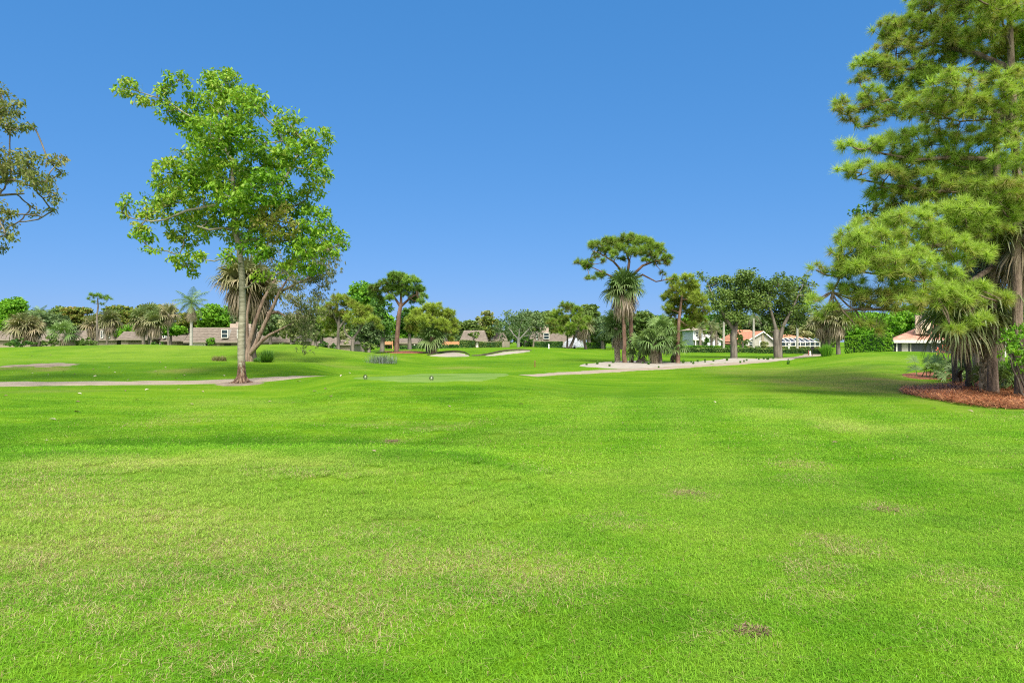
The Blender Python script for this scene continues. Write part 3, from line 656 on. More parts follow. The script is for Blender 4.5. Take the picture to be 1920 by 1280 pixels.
def sabal(name, label, base, top, seed, Rf=1.0, pet=.9, live=26, dead=26, trad=.17, bark='bark_palm', mat='frond', group=None, boots=False, dsc=1.0, lean=None, nseg=24, wseg=.06, livet=(.62, .95), cat='palm tree', emin=-12, droop=.16):
    rng = np.random.default_rng(seed); base = np.asarray(base, float); top = np.asarray(top, float)
    e = empty(name, base, label, cat, group)
    mb = MB(); pts = limb_path(rng, base-np.array([0, 0, .1]), top, 9, 0, .02); h = np.linspace(0, 1, 9)
    mb.tube(pts, trad*(1.25-.5*np.minimum(1, h*4)*.5-.1*h), 10); mb.build('trunk', M[bark], e, base, smooth=True)
    if boots:
        bm_ = MB(); H = np.linalg.norm(top-base); k = 0; zz = .1
        while zz < H*.95:
            f = zz/H; c = base+(top-base)*f
            for q in range(5):
                an = k*.63+q*2*math.pi/5; d = np.array([math.cos(an), math.sin(an), 0]); s = np.array([-d[1], d[0], 0]); r0 = trad*.95
                p = c+d*r0; u = d*trad*.4+np.array([0, 0, .26])
                w_ = trad*.42; bm_.add([p-s*w_, p+s*w_, p+u+s*.03, p+u-s*.03, p-d*.03-s*w_, p-d*.03+s*w_, p+u*.9-d*.04+s*.03, p+u*.9-d*.04-s*.03], [(0, 1, 2, 3), (4, 7, 6, 5), (0, 3, 7, 4), (1, 5, 6, 2)], rng.random())
            zz += .16; k += 1
        bm_.build('boots', M['boot'], e, base)
    mb = MB()
    for i in range(live):
        f = (i+.5)/live; el = R(85-(85-emin)*f**.85)+rng.normal(0, .08); az = i*2.39996+rng.normal(0, .2)
        t = livet[1]-(livet[1]-livet[0])*f+rng.normal(0, .05)
        fan_frond(mb, rng, top+np.array([0, 0, .15*(1-f)]), az, el, pet*rng.uniform(.8, 1.1), Rf*rng.uniform(.85, 1.1), t, nseg, droop+.22*f, wseg)
    mb.build('fronds', M[mat], e, base)
    if dead:
        mb = MB()
        for i in range(dead):
            f = (i+.5)/dead; el = R(-28-58*f)+rng.normal(0, .1); az = i*2.39996*1.7+rng.normal(0, .3)
            fan_frond(mb, rng, top-np.array([0, 0, .1+.25*f]), az, el, pet*dsc*rng.uniform(.35, .7), Rf*dsc*rng.uniform(.5, .8), rng.uniform(.0, .35), max(10, nseg*2//3), .55, wseg*.8, .5, 110)
        mb.build('dead_fronds', M[mat], e, base)
    return e
def pinnate(mb, rng, o, az, el, L, t, nl=22, ll=.5, curve=1.1, w=.05):
    n = 10; p = [np.asarray(o, float)]; e = el; st = L/(n-1)
    for i in range(n-1): p.append(p[-1]+st*np.array([math.cos(az)*math.cos(e), math.sin(az)*math.cos(e), math.sin(e)])); e -= curve/(n-1)*(.5+i/n)
    p = np.array(p); mb.tube(p, np.linspace(.035, .008, n), 4, t, cap=False)
    f = np.linspace(.08, 1, nl)*(n-1); i0 = np.minimum(f.astype(int), n-2); fr = (f-i0)[:, None]
    q = p[i0]*(1-fr)+p[i0+1]*fr; tg = unit(p[i0+1]-p[i0]); sd = np.array([-math.sin(az), math.cos(az), 0.0])
    for sg in (-1, 1):
        l = ll*np.sin(np.linspace(.5, 2.9, nl))*rng.uniform(.85, 1.15, nl)
        d = unit(sg*sd[None, :]*1.0+tg*.55+np.array([0, 0, -.25])+rng.normal(0, .14, (nl, 3)))
        tip = q+d*l[:, None]; tip[:, 2] -= l*.35; mid = q+d*l[:, None]*.5
        ww = tg*w*.5
        V = np.stack([q-ww, q+ww, mid+ww, mid-ww, tip], 1).reshape(-1, 3); k = np.arange(nl)[:, None]*5
        tt = np.clip(t+rng.normal(0, .08, nl), 0, 1).repeat(5)
        mb.add(V, k+np.array([0, 1, 2, 3]), tt); mb.add(V, k+np.array([3, 2, 4]), tt)
def royal(name, label, base, top, seed, L=3.0, trad=.25, nf=13, dead=6, group=None, els=(75, -35), bark='bark_royal', leaf='frond_blue', shaft=True, cat='palm tree', nl=26, ll=.6, tlive=(.6, .95)):
    rng = np.random.default_rng(seed); base = np.asarray(base, float); top = np.asarray(top, float); e = empty(name, base, label, cat, group)
    mb = MB(); h = np.linspace(0, 1, 9)[:, None]; pts = base-np.array([0, 0, .1])+(top-base+np.array([0, 0, .1]))*h
    mb.tube(pts, trad*np.interp(np.linspace(0, 1, 9), [0, .1, .5, .9, 1], [1.15, .95, 1.0, .8, .7]), 12); mb.build('trunk', M[bark], e, base, smooth=True)
    o = top
    if shaft:
        mb = MB(); mb.tube([top-np.array([0, 0, .02]), top+np.array([0, 0, .5]), top+np.array([0, 0, 1.2])], [trad*.75, trad*.7, trad*.3], 10, .75); mb.build('crownshaft', M[leaf], e, base, smooth=True); o = top+np.array([0, 0, 1.0])
    mb = MB()
    for i in range(nf):
        f = (i+.5)/nf; pinnate(mb, rng, o, i*2.39996+seed, R(els[0]+(els[1]-els[0])*f), L*rng.uniform(.85, 1.1), tlive[1]-(tlive[1]-tlive[0])*f, nl, ll, 1.0+.5*f)
    mb.build('fronds', M[leaf], e, base)
    if dead:
        mb = MB()
        for i in range(dead): pinnate(mb, rng, o-np.array([0, 0, .3]), i*2.4+1, R(-35-30*rng.random()), L*.85, rng.uniform(.05, .4), nl, ll*.9, .9)
        mb.build('dead_fronds', M[leaf], e, base)
    return e

rs = np.random.default_rng(11)
# ================= tall pale trunked tree
D = 25.6; b0 = at(453, D); D = b0[1]
hero = [(415, 160, 38, 0), (470, 190, 38), (432, 205, 58), (372, 205, 40), (300, 168, 22, -.5), (335, 150, 20, -.5), (240, 166, 22, -.6), (226, 172, 11, -.6), (275, 190, 20, -.5), (312, 208, 22, -.4), (345, 225, 24, 0), (395, 258, 55),
        (455, 258, 48), (395, 150, 22), (425, 140, 18, .2), (545, 235, 36, .5), (596, 262, 30), (560, 292, 48), (604, 318, 24), (515, 290, 36), (590, 350, 26), (480, 318, 52), (425, 335, 52), (370, 330, 46), (325, 325, 40), (305, 365, 34), (340, 378, 44),
        (243, 378, 18, -.3), (228, 395, 11, -.3), (286, 398, 28), (262, 445, 23, -.4), (282, 465, 11, -.4), (262, 425, 18, -.4), (350, 432, 40), (335, 478, 22), (352, 500, 22), (385, 488, 20), (398, 408, 46), (465, 400, 52), (520, 415, 50), (555, 385, 42),
        (598, 415, 36), (625, 440, 22), (560, 452, 42), (608, 470, 26), (545, 500, 28), (480, 462, 36), (500, 350, 48), (455, 440, 34), (590, 505, 22), (435, 370, 46), (400, 300, 46), (520, 240, 16), (340, 285, 10), (575, 470, 34), (640, 455, 12), (430, 480, 18), (490, 520, 16)]
lob = px_lobes(rs, [(q[0], q[1], q[2]*.97)+tuple(q[3:]) for q in hero], D, .85, 440, 190, .55)
tr = lambda L_: np.array([P(px, py, D+o) for px, py, o in L_])
ax_ = tr([(453, 722, 0), (453, 690, 0), (452, 640, 0), (455, 580, 0), (454, 520, 0), (450, 478, 0), (447, 450, 0)]); ax_[0] = b0-np.array([0, 0, .15])
broadleaf('broadleaf_tree', 'tall pale trunked tree with brown peeling base and bright green crown standing beside the path', b0,
    [(ax_, [.24, .15, .135, .128, .12, .114, .108]), (tr([(449, 465, 0), (440, 430, .1), (438, 380, .1), (437, 340, .2), (432, 280, .2), (425, 215, 0), (415, 170, 0)]), [.11, .10, .085, .075, .06, .04, .02]),
     (tr([(450, 470, 0), (462, 445, -.1), (490, 400, -.4), (530, 345, -.3), (555, 295, 0), (580, 265, .2)]), [.11, .10, .085, .07, .05, .02]),
     (tr([(443, 432, 0), (415, 428, -.3), (392, 431, -.5), (370, 424, -.5)]), [.06, .05, .045, .035]), (tr([(441, 400, .1), (400, 385, -.6), (350, 395, -.7), (310, 412, -.5), (285, 415, -.4), (250, 410, -.3)]), [.065, .055, .045, .035, .03, .015]),
     (tr([(434, 300, .2), (400, 240, 0), (350, 215, -.3), (310, 188, -.5), (260, 172, -.6)]), [.055, .05, .035, .025, .015])] +
    [(np.array([b0+np.array([.1*math.cos(a), .1*math.sin(a), .26]), b0+np.array([.27*math.cos(a), .27*math.sin(a), .06]), b0+np.array([.6*math.cos(a), .6*math.sin(a), -.05])]), [.09, .06, .025]) for a in (.3, 1.4, 2.5, 3.6, 4.4, 5.5)],
    lob, M['leaf_hero'], M['bark_pale'], 3, dens=68, npc=21, L=.18, Wd=.085, spread=.27, up=.5, minz=3.5, twigs=.5, droop=.35, inner=.3, sides=12, tj=.15)
# ================= tree reaching into the frame past its edge
D = 23.0; b0 = at(-175, D)
edge = [(15, 200, 26), (0, 172, 22), (35, 195, 12, 0), (20, 238, 26), (-15, 215, 36), (52, 300, 24), (92, 302, 20), (112, 300, 9), (115, 325, 9), (20, 318, 34), (60, 338, 30), (92, 368, 18), (65, 392, 13), (78, 345, 26), (100, 395, 8), (-20, 300, 50), (0, 396, 18), (18, 400, 10), (10, 440, 20), (2, 465, 14), (15, 425, 12), (-40, 400, 46), (45, 240, 10), (58, 235, 6),
        (-110, 250, 80), (-100, 350, 80), (-190, 300, 80), (-240, 360, 70), (-170, 200, 60), (-60, 180, 36), (-60, 470, 34)]
lob = px_lobes(rs, edge, D, .8, -120, 250, .5)
broadleaf('broadleaf_tree', 'sparse olive leaved tree whose branches reach in from outside the frame', b0,
    [(tr([(-175, 730, 0), (-172, 600, 0), (-165, 480, 0), (-150, 400, 0), (-130, 300, 0), (-115, 220, 0)]), [.34, .26, .23, .19, .12, .05]), (tr([(-155, 420, 0), (-90, 370, -.2), (-10, 343, -.3), (25, 337, -.3), (55, 348, -.3)]), [.14, .1, .065, .05, .03]), (tr([(-150, 400, 0), (-70, 372, .2), (0, 366, .2), (45, 363, .2)]), [.1, .07, .045, .03])],
    lob, M['leaf_edge'], M['bark_grey'], 5, dens=100, npc=15, L=.145, Wd=.066, spread=.24, up=.3, minz=3, twigs=.7, droop=.4, inner=.2)

# ================= pines beside the lawn
D = 20.6
b0 = at(1862, D); Z = lambda p: p-np.array([0, 0, .15])
def trunkline(b, D, pts, off=0): return np.vstack([Z(b)[None, :]]+[P(px, py, D+off)[None, :] for px, py in pts])
pA = [(1588, 270, 15, -1), (1630, 272, 24, -.8), (1676, 270, 32, -.6), (1577, 315, 10, -1), (1615, 318, 26, -.8), (1658, 330, 32), (1700, 305, 36), (1750, 275, 40), (1640, 362, 22), (1690, 370, 36), (1738, 345, 42), (1790, 300, 36), (1760, 405, 44, -1.5), (1700, 425, 46, -2), (1645, 455, 42, -2.2), (1600, 440, 30, -1.8), (1580, 475, 18, -1.8),
      (1612, 500, 36, -2), (1662, 505, 42, -2.5), (1720, 490, 44, -2.5), (1640, 560, 34, -2), (1600, 545, 26, -1.8), (1690, 560, 38, -2.5), (1742, 552, 36, -2.6), (1785, 610, 18, -2.5), (1770, 460, 36, -2.4), (1810, 400, 36, -2), (1530, 503, 12, -1.5), (1552, 508, 9, -1.5), (1580, 518, 13, -1.5), (1570, 540, 15, -1.5), (1520, 565, 15, -1.5), (1562, 574, 13, -1.5), (1545, 590, 12, -1.4), (1575, 510, 9, -1.5), (1600, 600, 18, -1.8), (1640, 608, 18, -2),
      (1845, 602, 20, -2), (1830, 545, 26, -2.2), (1790, 560, 30, -2.4), (1770, 520, 34, -2.4), (1815, 480, 34, -2.2), (1850, 430, 32, -2), (1895, 400, 34, -1.8), (1690, 520, 34, -2.2), (1590, 500, 20, -1.9), (1620, 470, 26, -2), (1870, 560, 20, -1.8), (1815, 350, 36, -1), (1870, 370, 38, -1.6), (1850, 320, 36, 1), (1625, 420, 22, -1)]
lob = px_lobes(rs, [(q[0], q[1], q[2]*1.22)+tuple(q[3:]) for q in pA], D, .62, 1740, 220, .25)
pine('pine_tree', 'large pale barked pine on the pine straw with long low boughs over the lawn', b0, [(trunkline(b0, D, [(1861, 690), (1858, 600), (1862, 480), (1870, 380), (1868, 260), (1860, 200)]), [.185, .15, .142, .135, .12, .09, .05]),
    (np.array([P(1866, 430, D), P(1790, 455, D-1.5), P(1700, 470, D-2.2), P(1620, 490, D-2), P(1575, 520, D-1.6), P(1548, 515, D-1.5)]), [.1, .09, .07, .05, .035, .02]), (np.array([P(1862, 500, D), P(1780, 555, D-2), P(1690, 580, D-2.3), P(1610, 580, D-1.8), P(1555, 585, D-1.5)]), [.09, .075, .055, .035, .02]),
    (np.array([P(1869, 300, D), P(1790, 295, D-.6), P(1720, 300, D-.6), P(1640, 285, D-.8)]), [.09, .07, .05, .02]), (np.array([P(1869, 340, D), P(1760, 360, D-.6), P(1660, 345, D), P(1600, 335, D)]), [.09, .07, .04, .02])],
    lob, 21, 'needle', 'bark_pine', dens=92, K=105, L=.27, w=.0155, rmax=.1, minz=3.2, top=.25, twigs=.45, inner=.3, tm=.45, pw=2.0)
D = 19.6; b0 = at(1914, D)
pB = [(1752, 30, 42, 2.5), (1700, 62, 38, 2.5), (1662, 48, 24, 2.5), (1680, 92, 34, 2.4), (1820, 18, 52, 1.5), (1880, 20, 46), (1760, 98, 50, 2), (1840, 95, 56), (1900, 100, 46), (1622, 118, 22, 2.4), (1652, 128, 28, 2.4), (1702, 138, 36, 2.2), (1612, 152, 14, 2.4), (1574, 188, 14, 2.2), (1592, 212, 18, 2.2), (1632, 180, 26, 2.2), (1655, 212, 24, 2.2), (1700, 190, 36, 2), (1742, 200, 38), (1605, 232, 9, 2.2), (1568, 205, 9, 2.2), (1800, 215, 50), (1860, 190, 50), (1905, 215, 44),
      (1730, 150, 36, 2), (1790, 160, 44), (1800, -50, 60), (1880, -60, 60), (1950, -20, 60), (1960, 90, 60), (1960, 200, 60), (1850, -130, 60), (1930, -150, 60), (1990, -90, 60), (2010, 60, 60), (2030, 170, 60), (2040, 300, 60), (1960, 300, 50), (1905, 290, 36), (2100, 240, 50), (1850, 260, 36), (1740, -10, 30, 2), (1930, 150, 40), (1920, 60, 36), (1880, 150, 34, -.6), (1915, 250, 40, -.6), (1850, 60, 36, -.5), (1780, 60, 30, 1), (1900, 350, 34, -1.5), (1620, 200, 16, 2.2), (1640, 232, 14, 2.2)]
lob = px_lobes(rs, [(q[0], q[1], q[2]*1.25)+tuple(q[3:]) for q in pB], D, .6, 1860, 240, .45)
pine('pine_tree', 'tallest pine whose upper crown fills the top corner of the sky', b0, [(trunkline(b0, D, [(1913, 690), (1908, 600), (1905, 480), (1908, 350), (1900, 220), (1895, 90), (1890, -60)]), [.19, .145, .138, .13, .12, .11, .09, .05]),
    (np.array([P(1902, 230, D), P(1830, 190, D+1), P(1760, 165, D+2), P(1690, 180, D+2.2), P(1610, 205, D+2.2), P(1580, 195, D+2.2)]), [.1, .08, .065, .05, .035, .02]), (np.array([P(1898, 130, D), P(1830, 100, D+1), P(1750, 85, D+2), P(1690, 75, D+2.4)]), [.09, .07, .05, .03]), (np.array([P(1898, 150, D), P(1800, 130, D+1.5), P(1700, 130, D+2.3), P(1640, 125, D+2.4)]), [.08, .06, .045, .02])],
    lob, 22, 'needle', 'bark_pine', dens=96, K=95, L=.25, w=.0155, rmax=.1, minz=4.5, top=.3, twigs=.6, inner=.3, tm=.40, pw=2.0)
D = 24.5; b0 = at(1793, D)
pC = [(1700, 330, 28, 3), (1740, 370, 30), (1660, 390, 22, 3), (1780, 330, 36), (1790, 390, 36), (1720, 250, 28, 2), (1750, 440, 30)]
pine('pine_tree', 'slender dark trunked pine at the front of the palm thicket', b0, [(trunkline(b0, D, [(1790, 690), (1785, 600), (1780, 480), (1775, 380), (1772, 300)]), [.135, .10, .095, .085, .07, .04])], px_lobes(rs, pC, D, .6, 1740, 100, .6), 23, 'needle_mid', 'bark_dark', dens=120, K=84, L=.26, w=.0155, minz=5, tm=.36)
vin = [(1628, 395, 22), (1608, 400, 16), (1650, 405, 24), (1640, 425, 20), (1670, 410, 22), (1665, 440, 20), (1640, 470, 20), (1690, 500, 22)]

# ================= sabal palms in the thicket
S = sabal
S('cabbage_palm', 'dark trunked cabbage palm with low drooping brown fronds beside the pale barked pine', at(1821, 22.4), P(1808, 578, 21.4), 31, 1.1, .95, 22, 10, .115, 'bark_dark', nseg=30, wseg=.055, emin=-30, livet=(.55, .9), droop=.3)
S('cabbage_palm', 'short cabbage palm with crisscross boots on its trunk between two pines', at(1843, 21.0), P(1850, 600, 21.2), 32, .8, .65, 14, 5, .10, 'boot', boots=True, nseg=30, wseg=.05)
S('cabbage_palm', 'tall cabbage palm with brown skirt hanging among the pine boughs', at(1878, 22.4), P(1852, 440, 22), 33, 1.15, .95, 30, 34, .14, nseg=30, wseg=.055, livet=(.55, .9))
S('cabbage_palm', 'cabbage palm with grey green fans cut by the edge of the frame', at(1940, 20.6), P(1922, 440, 20.2), 34, 1.2, 1.0, 30, 34, .18, nseg=30, wseg=.055, livet=(.6, .95))
S('cabbage_palm', 'tallest cabbage palm showing a dark fan high inside the pine crown', at(1838, 25.2), P(1822, 345, 24.5), 35, .95, .8, 22, 16, .16, nseg=28, wseg=.05, mat='frond_blue')
S('cabbage_palm', 'cabbage palm with stiff green fans behind the pale barked pine', at(1900, 23), P(1903, 585, 22.6), 36, .9, .7, 16, 4, .16, nseg=28, wseg=.05, mat='frond_blue')
def palmetto(name, label, b, seed, n=22, Rf=.5, pet=.6, mat='frond_blue', group=None, spread=.5, t=(.6, .95)):
    rng = np.random.default_rng(seed); b = np.asarray(b, float); mb = MB()
    for i in range(n):
        o = b+np.array([rng.normal(0, spread*.4), rng.normal(0, spread*.4), .03]); fan_frond(mb, rng, o, rng.uniform(0, 6.28), R(rng.uniform(25, 85)), pet*rng.uniform(.6, 1.1), Rf*rng.uniform(.8, 1.1), rng.uniform(*t), 16, .15, .04, .2, 95)
    e = mb.build(name, M[mat], None, b); return tag(e, label, 'shrub', group)
S('cabbage_palm', 'low cabbage palm whose wide light green fans droop in front of the thicket', at(1797, 25.5), P(1800, 598, 20.8), 37, .78, .6, 15, 2, .1, 'bark_dark', nseg=30, wseg=.055, livet=(.72, .98), emin=-22, droop=.2)
palmetto('saw_palmetto', 'spiky saw palmetto on the pine straw in front of the red flowers', at(1765, 28.5), 41, 34, .5, .75, spread=1.2)
palmetto('saw_palmetto', 'saw palmetto between the dark trunk and the booted palm', at(1812, 27), 42, 22, .5, .6, spread=1)
palmetto('saw_palmetto', 'saw palmetto at the foot of the pines under the bright green shrub', at(1893, 21.6), 43, 30, .5, .75, spread=.9)
palmetto('saw_palmetto', 'small saw palmetto behind the pale barked pine trunk', at(1875, 22.5), 44, 16, .45, .6, spread=.5)

def straw():
    rng = np.random.default_rng(8); q = []
    lp = np.vstack([plxy([(1685, 737), (1740, 749), (1800, 760), (1860, 766), (1930, 769)]), [(19, 16.5), (22, 20), (21, 25)], plxy([(1900, 714), (1840, 712), (1800, 720), (1740, 725), (1690, 729)])]); n = len(lp)
    a = rng.uniform(lp.min(0), lp.max(0), (52000, 2)); ins = np.zeros(len(a), bool)
    for i in range(n):
        u, v = lp[i], lp[(i+1) % n]; ins ^= ((u[1] > a[:, 1]) != (v[1] > a[:, 1])) & (a[:, 0] < (v[0]-u[0])*(a[:, 1]-u[1])/(v[1]-u[1]+1e-12)+u[0])
    a = a[ins]; m = len(a); z = G(a[:, 0], a[:, 1])+rng.uniform(.02, .14, m)*np.clip(1-.0*z_(a), .2, 1); az = rng.uniform(0, 6.283, m)
    d = np.stack([np.cos(az), np.sin(az), rng.normal(0, .25, m)], -1)*rng.uniform(.08, .17, m)[:, None]; s_ = np.stack([-np.sin(az), np.cos(az), np.zeros(m)], -1)*.006; c = np.column_stack([a, z])
    mb = MB(); mb.add(np.stack([c-d-s_, c-d+s_, c+d+s_, c+d-s_], 1).reshape(-1, 3), np.arange(m)[:, None]*4+np.arange(4), np.repeat(rng.random(m), 4))
    o = mb.build('pine_straw', M['straw']); tag(o, 'loose rusty pine needles strewn over the mulch', None, None, 'stuff')
def z_(a): return np.zeros(len(a))
M['straw'] = leafmat('pine_straw_loose', [(.06, .02, .009), (.17, .055, .022), (.26, .11, .05), (.30, .17, .09)], .05)
straw()
# --- shrubs and hedges
def shrub(name, label, b, lobes, leaf, seed, dens=60, npc=12, L=.1, Wd=.05, spread=.18, cat='shrub', group=None, stems=5, up=.5, extra=None, bark='bark_dark'):
    rng = np.random.default_rng(seed); b = np.asarray(b, float); e = empty(name, b, label, cat, group)
    mb = MB()
    for i in range(stems):
        l = lobes[i % len(lobes)][0]; mb.tube(limb_path(rng, b+np.array([rng.normal(0, .06), rng.normal(0, .06), -.05]), l, 5, .1), np.linspace(.04, .015, 5), 5)
    mb.build('stem', M[bark], e, b, smooth=True)
    C, T, own = sample_lobes(rng, lobes, dens, .4); mb = MB(); leafcloud(mb, rng, C, spread, npc, L, Wd, T, up); mb.build('foliage', M[leaf], e, b)
    if extra:
        mb = MB(); leafcloud(mb, rng, C[rng.random(len(C)) < .5]+np.array([0, -.05, .1]), spread*.8, 4, L, Wd*1.2, np.full(0, .5) if 0 else rng.random(int(0)) if 0 else None, up) if 0 else None
    return e
D = 18.6
shrub('leafy_shrub', 'bright lime green leafy shrub overhanging the pine trunks', at(1935, D), [(P(px, py, D+o), (r/FPX*D,)*3) for px, py, r, o in [(1892, 640, 20, 0), (1905, 625, 22, .2), (1925, 640, 34, 0), (1895, 665, 18, -.1), (1915, 680, 24, 0), (1945, 660, 36, .2), (1885, 650, 12, -.1), (1950, 700, 34, 0), (1950, 620, 30, .3)]], 'leaf_bright', 51, 150, 13, .10, .05, .12)
M['red_flower'] = leafmat('coral_flower', [(.30, .05, .03), (.50, .11, .07), (.60, .24, .16)], .3)
def flowers():
    D = 36; b = at(1778, D); lb = [(P(px, py, D+o), (r/FPX*D,)*3) for px, py, r, o in [(1765, 655, 9, 0), (1778, 657, 10, .2), (1795, 652, 9, 0), (1805, 657, 9, .2)]]
    e = shrub('flowering_shrub', 'shrub with coral red blooms behind the palm trunks', b, lb, 'leaf_oak', 52, 90, 8, .12, .06, .15)
    rng = np.random.default_rng(9); C, T, o = sample_lobes(rng, lb, 130, .85, .5); mb = MB(); leafcloud(mb, rng, C, .12, 6, .09, .08, T); mb.build('blooms', M['red_flower'], e, b)['kind'] = 'stuff'
flowers()
def hedge(label, p0, p1, h, depth, leaf, seed, L=.16, dens=70, group=None, wob=.08):
    """clipped hedge between two ground points"""
    rng = np.random.default_rng(seed); p0 = np.asarray(p0, float); p1 = np.asarray(p1, float); ln = np.linalg.norm((p1-p0)[:2]); d = (p1-p0)/ln; d[2] = 0; n_ = np.array([-d[1], d[0], 0])
    e = empty('hedge', p0, label, 'hedge', group)
    k = max(4, int(ln/.8)); mb = MB(); f = np.linspace(0, 1, k)
    ring = []
    for t in f:
        c = p0+(p1-p0)*t; c[2] = g1(c[0], c[1]); hh = h*(1+wob*math.sin(t*ln*.9+seed)*.5)-.1
        ring += [c-n_*(depth/2-.08)-[0, 0, .1], c-n_*(depth/2-.12)+[0, 0, hh], c+n_*(depth/2-.12)+[0, 0, hh], c+n_*(depth/2-.08)-[0, 0, .1]]
    F = [(4*i+a, 4*i+b, 4*i+4+b, 4*i+4+a) for i in range(k-1) for a, b in ((0, 1), (1, 2), (2, 3))]+[(0, 3, 2, 1), (4*k-4, 4*k-3, 4*k-2, 4*k-1)]
    mb.add(ring, F, .05); mb.build('branches', M['leaf_dark'], e, p0)
    mb = MB(); nn = int(dens*ln*(h*2+depth)); t = rng.random(nn); s = rng.random(nn)*(2*h+depth)
    c = p0+(p1-p0)*t[:, None]; gz = G(c[:, 0], c[:, 1]); hh = h*(1+wob*np.sin(t*ln*.9+seed)*.5)
    sd = np.where(s < h, -depth/2, np.where(s < h+depth, s-h-depth/2, depth/2)); zz = np.where(s < h, s, np.where(s < h+depth, hh, 2*h+depth-s))
    q = c+n_*sd[:, None]; q[:, 2] = gz+np.minimum(zz, hh)
    tt = .5+.25*np.sin(t*ln*2.3)+rng.normal(0, .1, nn)
    leafcloud(mb, rng, q, .08, 4, L, L*.55, tt, .5, .1, .12); mb.build('foliage', M[leaf], e, p0)
    return e
hedge('tall bright green hedge beside the tiled roof house', at(1586, 56), at(1674, 54), 1.55, 1.2, 'leaf_bright', 61, .15, 90)
hedge('long low clipped hedge behind the sandy bed and oaks', at(1270, 92), at(1548, 84), .62, 1.2, 'leaf_oak', 62, .2, 34)
hedge('bright green low hedge in front of the pale blue house', at(1278, 104), at(1398, 104), .8, 1.2, 'leaf_bright', 63, .22, 32)
hedge('dark low hedge beneath the grey stucco house windows', at(1396, 104), at(1545, 104), .72, .9, 'leaf_olive', 64, .2, 26)
hedge('rounded tall clipped hedge at the end of the orange fence', at(862, 108), at(891, 108), 1.25, 1.5, 'leaf_oak', 65, .2, 40)
hedge('low clipped hedge behind the far sand bunker', at(898, 110), at(941, 110), .95, 1.2, 'leaf_oak', 66, .2, 36)
hedge('low dark hedge in front of the chimney house and fountain', at(1002, 110), at(1055, 110), .95, 1.2, 'leaf_dark', 67, .2, 36)
hedge('bright low hedge just past the fountain spray', at(1098, 112), at(1135, 112), 1.0, 1.2, 'leaf_bright', 68, .2, 34)
hedge('dark hedge under the orange fence', at(826, 111), at(862, 112), .55, 1, 'leaf_dark', 69, .2, 30)
hedge('dark hedge along the low house behind the tall pine', at(750, 104), at(828, 106), .5, 1, 'leaf_dark', 70, .2, 26)

# ================= mid distance pines and palms
def simple_trunk(b, D, pts, r0, r1, off=0):
    p = trunkline(b, D, pts, off); return (p, np.linspace(r0, r1, len(p)))
# island pine
D = 50; b0 = at(1184, 51)
lst = [(1100, 497, 12), (1086, 492, 10), (1098, 500, 9), (1118, 462, 17), (1150, 456, 19), (1180, 450, 22), (1208, 455, 20), (1232, 464, 16), (1248, 484, 13), (1137, 470, 13), (1225, 480, 13), (1198, 470, 17), (1107, 522, 9), (1127, 514, 12), (1252, 492, 9), (1243, 512, 7), (1264, 520, 7), (1165, 465, 14), (1213, 470, 12), (1140, 452, 14), (1240, 472, 11), (1118, 478, 9), (1105, 488, 6), (1150, 476, 12), (1185, 472, 15), (1212, 488, 10), (1165, 485, 8), (1230, 492, 9), (1128, 490, 7), (1196, 452, 14)]
pine('pine_tree', 'flat topped pine with open bare limbs rising above the cabbage palm', b0, [simple_trunk(b0, 51, [(1184, 640), (1182, 580), (1178, 540), (1176, 515)], .18, .13), (np.array([P(1177, 520, 51), P(1150, 490, 50), P(1125, 475, 50), P(1110, 470, 50)]), [.1, .075, .05, .025]), (np.array([P(1176, 515, 51), P(1180, 490, 51), P(1172, 468, 51.5), P(1170, 460, 52)]), [.13, .1, .06, .03]), (np.array([P(1177, 525, 51), P(1205, 498, 51), P(1235, 487, 51), P(1248, 486, 51)]), [.13, .1, .06, .03]),
    (np.array([P(1177, 530, 51), P(1205, 515, 50), P(1230, 528, 50), P(1262, 522, 50)]), [.1, .08, .05, .03]), (np.array([P(1178, 535, 51), P(1140, 515, 50), P(1108, 500, 50)]), [.1, .06, .03])], px_lobes(rs, lst, D, .6, 1170, 95, .6), 71, 'needle_mid', 'bark_red', dens=115, K=48, L=.33, w=.036, minz=6, top=.5, twigs=.8, inner=.3, tm=.45)
S('cabbage_palm', 'cabbage palm with dark fans and heavy grey skirt on a red brown trunk', at(1172, 50), P(1170, 541, 50), 72, 1.15, .85, 34, 60, .155, 'bark_red', 'frond_blue', nseg=26, wseg=.10, livet=(.5, .85), emin=-14, dsc=1.2)
S('cabbage_palm', 'short booted cabbage palm on the sand tucked behind the red brown trunk', at(1158, 53), P(1155, 615, 53), 73, .95, .85, 26, 4, .2, 'boot', 'frond_blue', boots=True, nseg=22, wseg=.09, livet=(.6, .9))
S('cabbage_palm', 'stout booted cabbage palm with drooping fans on the sand bed', at(1228, 48.5), P(1226, 645, 48.5), 74, .92, .8, 28, 4, .24, 'boot', 'frond_blue', boots=True, nseg=24, wseg=.09, livet=(.65, .98), droop=.2)
S('cabbage_palm', 'slim grey trunked cabbage palm leaning against the stout booted palm', at(1238, 48.5), P(1240, 622, 49), 75, .8, .75, 22, 3, .13, 'bark_grey', 'frond_blue', nseg=22, wseg=.09, livet=(.65, .95))
S('cabbage_palm', 'small trunkless cabbage palm on the sand between the red brown trunk and the booted palm', at(1198, 50.5), P(1200, 655, 50.5), 76, .85, .75, 18, 2, .12, 'bark_dark', 'frond_blue', nseg=22, wseg=.09, livet=(.65, .95))
S('cabbage_palm', 'small cabbage palm spreading fans against the golden pine trunk', at(1262, 51), P(1264, 650, 51), 77, .8, .75, 16, 2, .1, 'bark_dark', 'frond_blue', nseg=22, wseg=.09, livet=(.6, .9))
D = 51; b0 = at(1271, 50)
